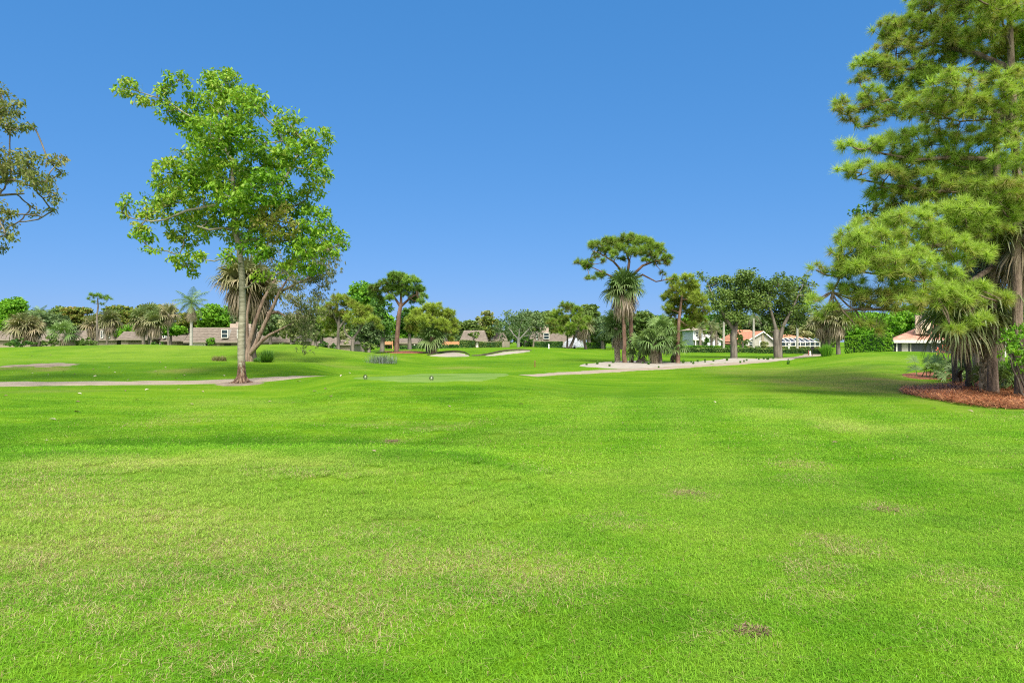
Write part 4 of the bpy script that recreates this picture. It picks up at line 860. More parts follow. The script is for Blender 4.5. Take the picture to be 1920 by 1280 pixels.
lst = [(1264, 528, 15), (1288, 522, 13), (1292, 545, 20), (1312, 568, 18), (1256, 556, 16), (1278, 572, 22), (1302, 590, 18), (1262, 588, 14), (1322, 580, 11), (1276, 608, 13), (1270, 545, 18), (1305, 555, 15), (1250, 575, 10), (1298, 610, 9), (1300, 535, 13), (1316, 598, 10)]
pine('pine_tree', 'dense golden green pine with a red brown skirt on the sand bed', b0, [simple_trunk(b0, 50.5, [(1271, 650), (1273, 600), (1278, 560), (1280, 530)], .19, .05)], px_lobes(rs, lst, D, .8, 1285, 50, .8), 78, 'needle_gold', 'bark_red', dens=120, K=48, L=.33, w=.036, minz=3, tm=.50, inner=.3, top=.35, rmax=.12)

# oaks
D = 65; b0 = at(1376, D)
lst = [(1378, 545, 34), (1350, 560, 24), (1408, 538, 30), (1394, 520, 18), (1342, 528, 12), (1322, 522, 9), (1330, 535, 9), (1378, 592, 22), (1356, 590, 16), (1418, 572, 24), (1360, 525, 14), (1335, 555, 14), (1425, 545, 20), (1312, 515, 6), (1400, 560, 24), (1380, 570, 24), (1345, 575, 14), (1408, 515, 14), (1378, 625, 10), (1378, 638, 8)]
broadleaf('oak_tree', 'spreading oak on the sand with dark ferns wrapped round its split trunk', b0, [simple_trunk(b0, D, [(1376, 650), (1375, 630), (1378, 615)], .36, .30), (np.array([P(1377, 620, D), P(1362, 600, D), P(1345, 570, D-1), P(1330, 540, D-1)]), [.22, .17, .1, .04]), (np.array([P(1378, 618, D), P(1386, 590, D), P(1400, 550, D), P(1405, 525, D)]), [.22, .17, .1, .04])],
    px_lobes(rs, lst, D, .8, 1375, 65, .7), M['leaf_oak'], M['bark_grey'], 81, dens=40, npc=17, L=.27, Wd=.15, spread=.5, minz=2, inner=.25, twigs=.5)
b0 = at(1457, D)
lst = [(1462, 548, 34), (1498, 548, 24), (1508, 524, 12), (1430, 568, 22), (1482, 588, 26), (1518, 580, 18), (1456, 600, 22), (1440, 540, 20), (1480, 528, 18), (1500, 570, 22), (1465, 575, 26), (1440, 595, 16), (1515, 555, 14), (1525, 535, 8), (1460, 520, 12), (1495, 600, 14), (1535, 590, 12), (1440, 620, 9), (1470, 622, 12)]
broadleaf('oak_tree', 'spreading oak with twin trunk and pale bare twigs near the pool enclosure', b0, [simple_trunk(b0, D, [(1456, 650), (1455, 630), (1456, 618)], .34, .27), (np.array([at(1462, D+.3)-np.array([0, 0, .1]), P(1461, 640, D+.4), P(1468, 612, D+.3), P(1490, 570, D), P(1500, 545, D)]), [.3, .25, .18, .1, .04]), (np.array([P(1456, 622, D), P(1450, 600, D), P(1440, 560, D-1)]), [.2, .15, .06])],
    px_lobes(rs, lst, D, .8, 1475, 65, .7), M['leaf_oak'], M['bark_grey'], 82, dens=38, npc=16, L=.27, Wd=.14, spread=.5, minz=2, inner=.25, twigs=.8)
# vine clad tree behind the pines
D = 29; b0 = at(1800, D)
lst = [(1625, 398, 18), (1605, 402, 13), (1648, 404, 22), (1645, 425, 20), (1672, 412, 22), (1640, 450, 24), (1680, 450, 26), (1660, 480, 26), (1700, 430, 24), (1700, 500, 26)]
broadleaf('vine_clad_tree', 'dark tree wrapped in vines peeking out behind the low pine boughs', b0, [simple_trunk(b0, D, [(1798, 600), (1780, 530), (1735, 470), (1690, 435), (1650, 415)], .17, .05)], px_lobes(rs, lst, D, .8, 1660, 60, .6), M['leaf_dark'], M['bark_dark'], 83, dens=60, npc=16, L=.16, Wd=.1, spread=.3, minz=6, twigs=.2)

# ================= palm and leaning tree behind the pale trunked tree
D = 41; 
S('cabbage_palm', 'big cabbage palm with thick brown skirt standing directly behind the pale trunk', at(462, 42), P(455, 530, 42), 91, 1.35, 1.0, 28, 90, .2, 'bark_dark', 'frond', nseg=28, wseg=.11, livet=(.3, .66), emin=0)
S('cabbage_palm', 'second cabbage palm with brown skirt crowding the leaning tree', at(476, 42.5), P(484, 545, 42.5), 92, 1.25, .95, 18, 56, .18, 'bark_dark', 'frond', nseg=26, wseg=.11, livet=(.25, .55), emin=0)
D = 40; b0 = at(468, D)
lst = [(500, 470, 30), (540, 500, 30), (580, 480, 30), (610, 470, 26), (635, 460, 14), (600, 510, 26), (560, 530, 30), (520, 510, 22), (610, 540, 12), (595, 555, 16), (570, 570, 26), (545, 560, 22), (555, 595, 22), (585, 590, 18), (575, 615, 14), (540, 590, 16), (574, 635, 6), (520, 540, 16), (615, 505, 14), (600, 440, 20), (545, 610, 12), (590, 525, 18)]
def hang(mb, rng):
    for px, py, n in [(574, 600, 90), (572, 630, 60), (610, 500, 60), (615, 530, 40), (598, 560, 50), (590, 600, 50), (560, 580, 60), (630, 480, 40)]:
        c = P(px, py, D+rng.uniform(-.6, .6)); q = c+np.stack([rng.normal(0, .28, n), rng.normal(0, .3, n), rng.uniform(-1.1, .6, n)], -1)
        leafcloud(mb, rng, q, .12, 7, .14, .05, np.full(n, .55), -.2, .8, .2)
T_ = lambda L_: np.array([P(px, py, D+o) for px, py, o in L_])
broadleaf('leaning_tree', 'leaning fibrous barked tree with several trunks and grey green hanging foliage', b0,
    [(np.vstack([Z(b0)[None], T_([(463, 668, .3), (468, 640, .3), (480, 600, .3), (495, 560, .3), (515, 525, .3)])]), [.24, .17, .145, .13, .11, .06]),
     (np.vstack([(Z(b0)+np.array([.15, -.1, 0]))[None], T_([(468, 665, -.1), (478, 648, -.1), (495, 610, -.2), (512, 575, -.3), (525, 545, -.3), (545, 515, 0)])]), [.22, .17, .14, .125, .11, .08, .04]),
     (T_([(470, 662, -.2), (490, 640, -.5), (505, 628, -.6), (525, 618, -.8), (550, 605, -1)]), [.13, .115, .09, .065, .03]), (T_([(500, 588, 0), (520, 585, .5), (545, 598, .6), (570, 595, .8)]), [.12, .1, .07, .03]), (T_([(516, 560, -.3), (530, 545, 0), (560, 530, 0), (600, 510, 0)]), [.09, .08, .055, .03]), (np.vstack([(Z(b0)+np.array([-.2, .2, 0]))[None], T_([(464, 640, .8), (463, 590, .9), (470, 545, 1)])]), [.13, .1, .085, .05])],
    px_lobes(rs, lst, D, .8, 560, 90, .6), M['leaf_moss'], M['bark_twist'], 93, dens=44, npc=19, L=.17, Wd=.07, spread=.34, up=.1, droop=.5, minz=2.2, twigs=.6, inner=.2, extra=hang)

# ================= pines and dense trees around the bunkers
D = 74; b0 = at(743, D)
lst = [(745, 525, 22), (720, 535, 17), (770, 530, 20), (785, 545, 14), (705, 550, 14), (735, 545, 18), (760, 545, 16), (715, 562, 11), (775, 560, 14), (795, 555, 8), (740, 518, 13), (700, 540, 10), (755, 520, 12), (730, 560, 9), (790, 565, 8)]
pine('pine_tree', 'tall reddish trunked pine with a domed dark crown beside the bunkers', b0, [simple_trunk(b0, D, [(745, 630), (748, 590), (752, 570)], .29, .21), (np.array([P(751, 575, D), P(738, 555, D), P(722, 545, D)]), [.17, .12, .05]), (np.array([P(752, 572, D), P(752, 550, D), P(748, 530, D)]), [.18, .12, .05]), (np.array([P(752, 574, D), P(770, 558, D), P(785, 550, D)]), [.16, .11, .05])], px_lobes(rs, lst, D, .7, 748, 50, .8), 101, 'needle_dark', 'bark_red', dens=70, K=46, L=.42, w=.05, minz=7, tm=.46, inner=.3, top=.5)
D = 70; b0 = at(804, D)
lst = [(812, 578, 19), (840, 590, 17), (785, 588, 16), (770, 602, 14), (800, 602, 18), (830, 608, 16), (850, 605, 12), (776, 618, 13), (795, 622, 11), (850, 622, 9), (815, 595, 18), (858, 615, 7), (845, 635, 6), (765, 612, 8), (800, 580, 12), (835, 620, 8)]
pine('pine_tree', 'broad lime green pine with low spreading boughs behind the pale bunker', b0, [simple_trunk(b0, D, [(802, 640), (802, 625), (806, 600), (812, 585)], .32, .08), (np.array([P(804, 615, D), P(825, 615, D), P(845, 625, D)]), [.14, .1, .04])], px_lobes(rs, lst, D, .75, 812, 50, .8), 102, 'needle_gold', 'bark_dark', dens=70, K=46, L=.40, w=.05, minz=2.6, tm=.5, inner=.3, top=.45)
S('cabbage_palm', 'short cabbage palm with hanging fans and red brown base under the lime green pine', at(811, 69), P(812, 632, 69), 103, 1.2, 1.0, 24, 8, .4, 'bark_red', 'frond_blue', nseg=18, wseg=.12, livet=(.55, .8), emin=-30)
D = 62; b0 = at(635, D)
lst = [(640, 562, 16), (622, 575, 14), (655, 570, 14), (612, 600, 14), (628, 600, 14), (645, 590, 14), (632, 558, 12), (618, 618, 12), (605, 585, 10), (650, 605, 11)]
pine('pine_tree', 'slim pine with dark forked trunk and golden tufts on the mound edge', b0, [simple_trunk(b0, D, [(634, 630), (635, 610), (637, 585)], .16, .09), (np.array([P(636, 615, D), P(650, 595, D), P(660, 590, D)]), [.12, .08, .03]), (np.array([P(635, 610, D), P(624, 585, D), P(620, 575, D)]), [.12, .08, .03])], px_lobes(rs, lst, D, .75, 632, 28, .9), 104, 'needle_gold', 'bark_grey', dens=66, K=46, L=.40, w=.048, minz=4, tm=.42, inner=.3)
D = 60; b0 = at(661, D)
lst = [(670, 580, 15), (685, 592, 14), (655, 595, 12), (700, 600, 12), (672, 605, 12), (690, 580, 10), (710, 610, 9), (662, 570, 11)]
pine('pine_tree', 'pine with a wide forked trunk bending toward the tall reddish pine', b0, [simple_trunk(b0, D, [(661, 648), (662, 636)], .19, .16), (np.array([P(662, 636, D), P(672, 622, D), P(682, 605, D), P(695, 600, D)]), [.13, .11, .08, .04]), (np.array([P(661, 636, D), P(650, 628, D), P(645, 617, D), P(648, 600, D)]), [.11, .09, .07, .03])], px_lobes(rs, lst, D, .75, 680, 35, .9), 105, 'needle_gold', 'bark_grey', dens=66, K=46, L=.40, w=.048, minz=2.5, tm=.42, inner=.3)
# pines by the fountain
D = 88; b0 = at(1068, D)
lst = [(1062, 575, 14), (1080, 585, 14), (1045, 588, 12), (1035, 605, 12), (1060, 600, 14), (1085, 602, 13), (1100, 598, 9), (1050, 620, 11), (1068, 625, 10), (1072, 612, 12), (1095, 615, 8), (1040, 620, 8)]
pine('pine_tree', 'domed pine with a slanted dark trunk in front of the fountain', b0, [(np.array([b0-[0, 0, .1], P(1074, 640, D), P(1080, 622, D), P(1075, 600, D)]), [.22, .18, .14, .06]), (np.array([at(1063, D)-[0, 0, .1], P(1064, 640, D), P(1063, 615, D)]), [.16, .13, .06])], px_lobes(rs, lst, D, .75, 1068, 35, .9), 106, 'needle_mid', 'bark_dark', dens=52, K=46, L=.48, w=.06, minz=3, tm=.48, inner=.3, top=.45)
S('cabbage_palm', 'cabbage palm with long brown skirt beside the fountain pine', at(1098, 92), P(1092, 612, 92), 107, 1.4, 1.0, 12, 44, .2, 'bark_dark', 'frond', nseg=16, wseg=.14, livet=(.35, .6))
# oak with pale grey branches
D = 112; b0 = at(972, D)
lst = [(975, 600, 20), (950, 605, 18), (1000, 600, 18), (930, 615, 13), (1018, 612, 12), (960, 620, 14), (990, 618, 14), (940, 630, 9), (1010, 628, 10), (985, 590, 14), (955, 592, 13), (1005, 590, 10)]
broadleaf('oak_tree', 'dark spreading oak with pale grey forked limbs behind the bunkers', b0, [simple_trunk(b0, D, [(972, 640), (972, 634)], .3, .26), (np.array([P(972, 636, D), P(962, 626, D), P(955, 615, D)]), [.17, .13, .06]), (np.array([P(972, 636, D), P(974, 622, D), P(976, 605, D)]), [.17, .13, .06]), (np.array([P(972, 638, D), P(985, 624, D), P(996, 612, D)]), [.17, .13, .06])], px_lobes(rs, lst, D, .85, 975, 50, .8), M['leaf_grey'], M['bark_royal'], 108, dens=10, npc=13, L=.42, Wd=.24, spread=.8, minz=1.5, inner=.3, twigs=.2, rmax=.18)

# ================= background trees
def auto_lobes(rng, c, hw, hh, k, D):
    """rounded crown of k lobes, half width hw and half height hh (metres)"""
    o = []
    for i in range(k):
        u = unit(rng.normal(size=3)); u[2] = u[2]*.9; rr = rng.uniform(.28, .46)
        p = c+u*np.array([hw, hw*.9, hh])*(1-rr)*rng.uniform(.75, 1.05); r = rr*min(hw, hh)*1.1
        o.append((p, (r*1.1, r*1.1, r*.85)))
    return o
BG = []
def bgtree(kind, label, px, top, hw, bot, D, leaf, seed, bark='bark_grey', k=16, layered=False, L=None, group=None, gz=None, npc=12, sparse=1.0):
    rng = np.random.default_rng(seed); b = at(px, D); s = D/FPX
    zt = CZ+(HY-top)*s; zt += .10*(zt-b[2]); zb = CZ+(HY-bot)*s; c = np.array([b[0], D, (zt+zb)/2]); hh = (zt-zb)/2; hwm = hw*s
    lob = auto_lobes(rng, c, hwm, hh, k, D)
    if layered: lob = [(p, (r[0]*1.6, r[1]*1.6, r[2]*.5)) for p, r in lob]
    L = L or .0042*D
    return broadleaf(kind, label, b, [(np.array([b-[0, 0, .15], b+(c-b)*.5+rng.normal(0, .15, 3), c+[0, 0, hh*.3]]), [.04*hh+.22, .03*hh+.16, .08])], lob, M[leaf], M[bark], seed, dens=34*sparse/(.0042*D/.45)**.7/ (1.6), npc=npc, L=L, Wd=L*.58, spread=.2*min(hwm, hh)**.6*1.0, minz=max(.3, zb-b[2])*.6, inner=.45, twigs=.12, group=group, rmax=.16, top=.2)
bg = [
 ('broadleaf_tree', 'bright green tree behind the roof at the far edge of the course', 18, 556, 42, 640, 128, 'leaf_bright', 201, False),
 ('broadleaf_tree', 'lower bright green tree beside the round pale palm', -20, 585, 45, 650, 120, 'leaf_bright', 202, False),
 ('broadleaf_tree', 'grey green rounded tree behind the round pale palm', 75, 583, 36, 640, 125, 'leaf_grey', 203, False),
 ('broadleaf_tree', 'loose grey green tree rising over the shingle roof', 98, 585, 30, 642, 120, 'leaf_grey', 204, False),
 ('broadleaf_tree', 'broad green tree filling the gap beside the hanging foliage', 605, 572, 34, 650, 104, 'leaf_oak', 251, False),
 ('broadleaf_tree', 'green tree behind the lime green pine and orange fence', 838, 592, 30, 648, 134, 'leaf_grey', 252, False),
 ('broadleaf_tree', 'tall green tree above the chimney house', 1035, 584, 32, 645, 148, 'leaf_oak', 253, False),
 ('broadleaf_tree', 'dull green tree behind the thick skirted palm', 470, 568, 34, 640, 122, 'leaf_grey', 254, False),
 ('broadleaf_tree', 'wide green tree behind the short booted palm', 1165, 572, 34, 650, 118, 'leaf_oak', 255, False),
 ('broadleaf_tree', 'light green tree between the golden pine and the fern wrapped oak', 1300, 585, 28, 645, 130, 'leaf_bright', 256, False),
 ('broadleaf_tree', 'green tree over the roof behind the young green palm', 118, 574, 28, 636, 132, 'leaf_oak', 257, False),
 ('broadleaf_tree', 'olive layered tree below the lone slim pine', 145, 575, 32, 628, 128, 'leaf_olive', 205, True),
 ('broadleaf_tree', 'rusty olive layered tree between the slim pine and the palm clump', 214, 572, 34, 630, 128, 'leaf_olive', 206, True),
 ('broadleaf_tree', 'rusty olive tree over the palm clump', 290, 569, 34, 625, 132, 'leaf_olive', 207, True),
 ('broadleaf_tree', 'bright green low tree between the two palm groups', 238, 605, 26, 640, 112, 'leaf_bright', 208, True),
 ('broadleaf_tree', 'lime green umbrella shaped tree beside the slim lone palm', 322, 600, 26, 636, 108, 'leaf_bright', 209, True),
 ('broadleaf_tree', 'bright green tree behind the royal palm', 395, 572, 30, 625, 118, 'leaf_bright', 210, False),
 ('broadleaf_tree', 'green tree over the flat parapet of the shingle house', 430, 580, 32, 630, 128, 'leaf_bright', 211, False),
 ('broadleaf_tree', 'rusty tree behind the royal palm fronds', 352, 585, 28, 628, 132, 'leaf_olive', 212, True),
 ('broadleaf_tree', 'grey green tree behind the leaning trunks', 505, 585, 34, 640, 100, 'leaf_grey', 213, False),
 ('broadleaf_tree', 'light green tree seen through the hanging foliage', 548, 590, 30, 648, 95, 'leaf_pale', 214, False),
 ('broadleaf_tree', 'green tree next to the hanging foliage', 592, 588, 26, 648, 90, 'leaf_oak', 215, False),
 ('broadleaf_tree', 'tall light green tree between the golden pines and the tall reddish pine', 680, 532, 34, 600, 98, 'leaf_bright', 216, False),
 ('broadleaf_tree', 'dark green dense tree behind the tall reddish pine trunk', 716, 555, 34, 645, 92, 'leaf_dark', 217, False),
 ('broadleaf_tree', 'dark tree showing on the far flank of the tall reddish pine', 768, 572, 30, 640, 94, 'leaf_dark', 218, False),
 ('broadleaf_tree', 'silvery grey green tree sweeping to the ground beside the forked pine', 690, 588, 36, 656, 76, 'leaf_grey', 219, False),
 ('shrub', 'pale yellow green bush behind the forked pine trunks', 640, 618, 22, 650, 74, 'leaf_pale', 220, False),
 ('broadleaf_tree', 'distant pale tree above the shingle roof past the pines', 908, 584, 20, 618, 165, 'leaf_pale', 221, False),
 ('broadleaf_tree', 'green tree behind the trapezoid shingle roof', 880, 600, 26, 640, 135, 'leaf_oak', 222, False),
 ('broadleaf_tree', 'olive green tree crowding the pale limbed oak', 918, 592, 24, 640, 128, 'leaf_olive', 223, False),
 ('broadleaf_tree', 'dark green tree behind the pale limbed oak', 1005, 582, 34, 640, 140, 'leaf_oak', 224, False),
 ('broadleaf_tree', 'green tree filling the gap behind the fountain', 1105, 572, 30, 640, 130, 'leaf_oak', 225, False),
 ('broadleaf_tree', 'grey green tree past the fountain', 1130, 590, 34, 652, 110, 'leaf_grey', 226, False),
 ('broadleaf_tree', 'green tree behind the cluster of cabbage palms', 1205, 580, 36, 652, 112, 'leaf_oak', 227, False),
 ('broadleaf_tree', 'light green tree between the palm cluster and the golden pine', 1240, 590, 26, 650, 120, 'leaf_bright', 228, False),
 ('broadleaf_tree', 'dark green tree behind the pale blue house', 1335, 590, 36, 640, 135, 'leaf_dark', 229, False),
 ('broadleaf_tree', 'dark tree behind the orange tiled grey house', 1425, 588, 38, 640, 135, 'leaf_grey', 230, False),
 ('broadleaf_tree', 'pale green tree behind the pool enclosure', 1512, 600, 36, 650, 128, 'leaf_pale', 231, False),
 ('broadleaf_tree', 'bright green tree behind the slanted palm trunks', 1590, 585, 36, 650, 80, 'leaf_bright', 232, True),
 ('broadleaf_tree', 'lime green layered tree above the tall hedge', 1650, 585, 44, 642, 72, 'leaf_bright', 233, True),
 ('broadleaf_tree', 'green layered tree behind the chimney', 1715, 570, 40, 640, 78, 'leaf_bright', 234, True),
 ('broadleaf_tree', 'dark tree behind the tiled roof and palms', 1790, 560, 50, 650, 84, 'leaf_oak', 235, False),
 ('broadleaf_tree', 'dense tree behind the thicket of pines', 1870, 530, 60, 660, 60, 'leaf_oak', 236, False),
 ('shrub', 'round green bush at the corner of the grey stucco house', 1392, 628, 12, 652, 100, 'leaf_oak', 237, False),
 ('shrub', 'green bush beside the twin trunked oak', 1433, 640, 9, 656, 95, 'leaf_pale', 238, False),
 ('shrub', 'green bush at the end of the tall hedge', 1655, 634, 16, 658, 58, 'leaf_bright', 239, False),
 ('shrub', 'dark conical bush in front of the pale blue house', 1324, 632, 7, 652, 106, 'leaf_dark', 240, False),
 ('shrub', 'small bright bush in front of the shingle wall', 396, 634, 9, 648, 92, 'leaf_bright', 241, False),
 ('shrub', 'flat topped little tree in front of the trapezoid roof', 888, 622, 14, 636, 108, 'leaf_oak', 242, True),
 ('shrub', 'green shrub bed below the round pale palm', 40, 636, 36, 656, 92, 'leaf_dark', 243, False),
 ('shrub', 'green shrubs between the shingle roof and the young palm', 98, 632, 24, 654, 92, 'leaf_oak', 244, False),
 ('shrub', 'bushy greenery beneath the lone slim pine', 160, 634, 26, 652, 92, 'leaf_oak', 245, False),
 ('shrub', 'dark bush below the palm clump', 300, 640, 18, 652, 90, 'leaf_dark', 246, False),
 ('shrub', 'dark shrubs by the grey pond edge', 690, 640, 20, 660, 70, 'leaf_oak', 247, False),
 ('shrub', 'dark bushes under the pale limbed oak', 985, 632, 26, 654, 118, 'leaf_dark', 248, False),
 ('shrub', 'dark undergrowth below the silvery tree', 615, 640, 26, 662, 78, 'leaf_dark', 249, False),
 ('shrub', 'leafy undergrowth behind the mound crest', 545, 640, 40, 656, 80, 'leaf_oak', 250, False)]
for kind, lab, px, top, hw, bot, D, leaf, sd, lay in bg:
    bgtree(kind, lab, px, top, hw, bot, D, leaf, sd, layered=lay, k=(18 if hw > 24 else 9))
# distant wall of trees, copies of three trees
protos = []
for i, leaf in enumerate(('leaf_oak', 'leaf_grey', 'leaf_olive', 'leaf_bright')):
    protos.append(bgtree('broadleaf_tree', 'dense green tree in the distant tree line behind the houses', 500+i*40, 590, 46, 650, 175, leaf, 300+i, group='trees of the distant tree line', k=20))
rg = random.Random(4)
for i in range(46):
    px = -330+i*57+rg.uniform(-14, 14); D = rg.uniform(165, 235)
    if i < 4: o = protos[i]
    else: o = copy_tree(protos[(i*7+rg.randrange(3)) % 4])
    p = at(px, D); o.location = p; s_ = rg.uniform(.85, 1.15)*D/190*(1.0 if not 820 < px < 960 else .72); o.scale = (s_*1.1, s_*1.1, s_*.92); o.rotation_euler = (0, 0, rg.uniform(0, 6.28))

lowp = []
for i, leaf in enumerate(('leaf_oak', 'leaf_dark', 'leaf_grey')):
    lowp.append(bgtree('shrub', 'low leafy bush filling the gaps under the distant trees', 520+i*40, 618, 30, 662, 150, leaf, 340+i, group='bushes under the distant trees', k=14, L=.5))
for i in range(52):
    px = -320+i*48+rg.uniform(-12, 12); D = rg.uniform(134, 158)
    o = lowp[i] if i < 3 else copy_tree(lowp[(i*5+rg.randrange(2)) % 3])
    p = at(px, D, -.3); o.location = p; s_ = rg.uniform(.8, 1.1); o.scale = (s_*1.15, s_*1.0, s_*rg.uniform(.75, 1.0)); o.rotation_euler = (0, 0, rg.uniform(0, 6.28))

# ================= distant palms and the slim pine
D = 95
b0 = at(183, D); lst = [(183, 555, 9), (170, 553, 7), (196, 557, 7), (205, 560, 4), (165, 560, 4), (192, 568, 4), (176, 566, 4)]
pine('pine_tree', 'lone slim pine with a small tuft crown standing above the olive trees', b0, [simple_trunk(b0, D, [(182, 620), (182, 590), (184, 575), (183, 560)], .19, .08)], px_lobes(rs, lst, D, .6, 184, 24, .9), 121, 'needle_dark', 'bark_grey', dens=40, K=34, L=.45, w=.06, minz=5, tm=.45)
S('cabbage_palm', 'round pale cabbage palm with a wide beard of tan fronds', at(42, 95), P(42, 612, 95), 122, 1.7, 1.1, 26, 60, .2, 'bark_dark', 'frond', nseg=18, wseg=.17, livet=(.35, .62), emin=-15)
S('cabbage_palm', 'pale cabbage palm growing close against the round pale one', at(62, 95), P(60, 616, 95.5), 129, 1.5, 1.0, 22, 50, .2, 'bark_dark', 'frond', nseg=18, wseg=.17, livet=(.3, .55), emin=-15)
S('cabbage_palm', 'thin trunked palm in the middle of the palm clump', at(272, 95), P(266, 600, 95), 123, 1.5, 1.0, 28, 44, .22, 'bark_palm', 'frond', nseg=18, wseg=.16, livet=(.45, .8))
S('cabbage_palm', 'tallest palm of the clump with green fans', at(280, 96), P(280, 592, 97), 124, 1.5, 1.0, 28, 40, .13, 'bark_palm', 'frond', nseg=18, wseg=.16, livet=(.5, .8))
S('cabbage_palm', 'palm on the royal palm side of the clump', at(284, 94), P(290, 604, 94), 125, 1.4, 1.0, 26, 44, .13, 'bark_palm', 'frond', nseg=18, wseg=.16, livet=(.45, .75))
S('cabbage_palm', 'single thin palm with drooping brown fronds beside the royal palm', at(315, 95), P(316, 588, 95), 126, 1.2, .9, 18, 34, .14, 'bark_palm', 'frond', nseg=16, wseg=.14, livet=(.3, .55))
S('cabbage_palm', 'brown skirted palm behind the lone slim pine trunk', at(178, 100), P(174, 608, 100), 127, 1.4, .9, 16, 40, .2, 'bark_dark', 'frond', nseg=16, wseg=.15, livet=(.3, .6))
S('cabbage_palm', 'brown skirted palm leaning away from the lone slim pine', at(197, 98), P(206, 602, 98), 128, 1.5, 1.0, 22, 40, .18, 'bark_palm', 'frond', nseg=16, wseg=.15, livet=(.4, .65))
S('cabbage_palm', 'young green palm in front of the shingle roof', at(119, 90), P(119, 625, 90), 130, 1.2, 1.3, 20, 3, .16, 'bark_palm', 'frond_blue', nseg=16, wseg=.14, livet=(.7, .98))
royal('royal_palm', 'royal palm with smooth grey trunk and feathery crown before the shingle house', at(358, 84), P(359, 582, 84), 131, 2.6, .19, 18, 9, nl=26, ll=.75)
royal('feather_palm', 'feathery dark palm head poking above the grey green trees', at(72, 118), P(74, 588, 118), 132, 2.4, .22, 12, 3, bark='bark_grey', shaft=False, ll=.7)
for i, (px, D, lab) in enumerate([(1357, 98, 'grey columnar royal palm trunk beside the fern wrapped oak'), (1413, 96, 'grey columnar royal palm trunk in front of the grey stucco house'), (1495, 97, 'grey columnar royal palm trunk in front of the pool enclosure')]):
    royal('royal_palm', lab, at(px, D), P(px, 596, D), 140+i, 2.4, .175, 12, 3, nl=20, ll=.6)
for i, (px, D, tp, lab) in enumerate([(1313, 108, 606, 'small feathery palm nearest the golden pine in front of the pale blue house'), (1334, 108, 600, 'taller feathery palm in front of the pale blue house'), (1343, 107, 612, 'slim feathery palm beside the gable of the pale blue house')]):
    royal('feather_palm', lab, at(px, D), P(px, tp+8, D), 150+i, 2.0, .22, 12, 4, bark='bark_palm', shaft=False, leaf='frond', nl=20, ll=.6, tlive=(.5, .7))
S('cabbage_palm', 'cabbage palm with pale skirt and slanted trunk beside the tall hedge', at(1572, 56), P(1568, 600, 56), 161, 1.0, .75, 22, 40, .17, 'bark_grey', 'frond', nseg=20, wseg=.10, livet=(.4, .75))
S('cabbage_palm', 'dark trunked cabbage palm next to the small round grass bush', at(1545, 57), P(1542, 605, 57), 162, .95, .75, 20, 30, .2, 'bark_dark', 'frond', nseg=20, wseg=.10, livet=(.4, .75))
S('cabbage_palm', 'thin dark trunked cabbage palm behind the two others by the hedge', at(1553, 59), P(1556, 598, 59), 163, .95, .75, 18, 26, .13, 'bark_dark', 'frond', nseg=20, wseg=.10, livet=(.4, .75))

# ================= grass clumps
M['clump_green'] = leafmat('grass_clump_green', [(.03, .09, .012), (.06, .15, .02), (.10, .20, .03)], .3)
M['clump_brown'] = leafmat('grass_clump_tan', [(.12, .09, .05), (.10, .13, .035), (.22, .17, .10)], .3)
M['clump_grey'] = leafmat('wispy_grey', [(.05, .07, .06), (.09, .12, .085), (.17, .20, .20)], .3)
M['clump_lime'] = leafmat('grass_clump_lime', [(.05, .15, .015), (.09, .22, .02), (.15, .28, .03)], .3)
def clump(name, label, b, hw, h, mat, seed, n=420, w=.02, core=.5, cat='grass clump', up=(25, 88), group=None):
    rng = np.random.default_rng(seed); b = np.asarray(b, float); mb = MB()
    az = rng.uniform(0, 6.283, n); el = np.radians(rng.uniform(*up, n)); rr = rng.random(n)**.5*hw*core
    aa = rng.uniform(0, 6.283, n); o = np.stack([np.cos(aa)*rr, np.sin(aa)*rr*.7, np.full(n, -.02)], -1)+b
    l = h*rng.uniform(.6, 1.15, n)*1.1; d = np.stack([np.cos(az)*np.cos(el), np.sin(az)*np.cos(el), np.sin(el)], -1)
    sd = np.stack([-np.sin(az), np.cos(az), np.zeros(n)], -1)*w; m1 = o+d*(l*.6)[:, None]; tip = o+d*l[:, None]; tip[:, 2] -= l*.18*np.cos(el)
    V = np.stack([o-sd, o+sd, m1+sd*.7, m1-sd*.7, tip], 1).reshape(-1, 3); k = np.arange(n)[:, None]*5; tt = rng.random(n).repeat(5)
    mb.add(V, k+np.array([0, 1, 2, 3]), tt); mb.add(V, k+np.array([3, 2, 4]), tt)
    o = mb.build(name, M[mat], None, b); return tag(o, label, cat, group)
def atp(px, py, dz=0): h_ = hit(px, py); return np.array([h_[0], h_[1], g1(*h_)+dz])
clump('ornamental_grass', 'tan and green ornamental grass tuft near the pale trunk', atp(411, 676.5), .5, .36, 'clump_brown', 171, 420, .012, .9, up=(45, 90))
clump('ornamental_grass', 'dark green fountain grass clump beside the leaning trunks', atp(500, 679), .6, .72, 'clump_green', 172, 520, .02, .45)
clump('ornamental_grass', 'small low tuft at the foot of the dark green fountain grass', atp(482, 678.5), .3, .3, 'clump_green', 173, 160, .016, .6)
clump('wispy_shrub', 'wispy grey shrub standing alone on the fairway', atp(716, 681), 1.15, .72, 'clump_grey', 174, 420, .008, .9, 'shrub', up=(35, 90))  # unidentified ghosted shape, stood in for by grey grass blades
clump('wispy_shrub', 'dark grey core tuft inside the wispy fairway shrub', atp(716, 680.5), .3, .5, 'bark_dark_leaf' if 'bark_dark_leaf' in M else 'clump_grey', 175, 160, .016, .8, 'shrub', up=(40, 90))
clump('ornamental_grass', 'round lime green grass bush at the foot of the dark palm trunk', atp(1550, 668), .42, .95, 'clump_lime', 176, 700, .018, .8, up=(50, 90))
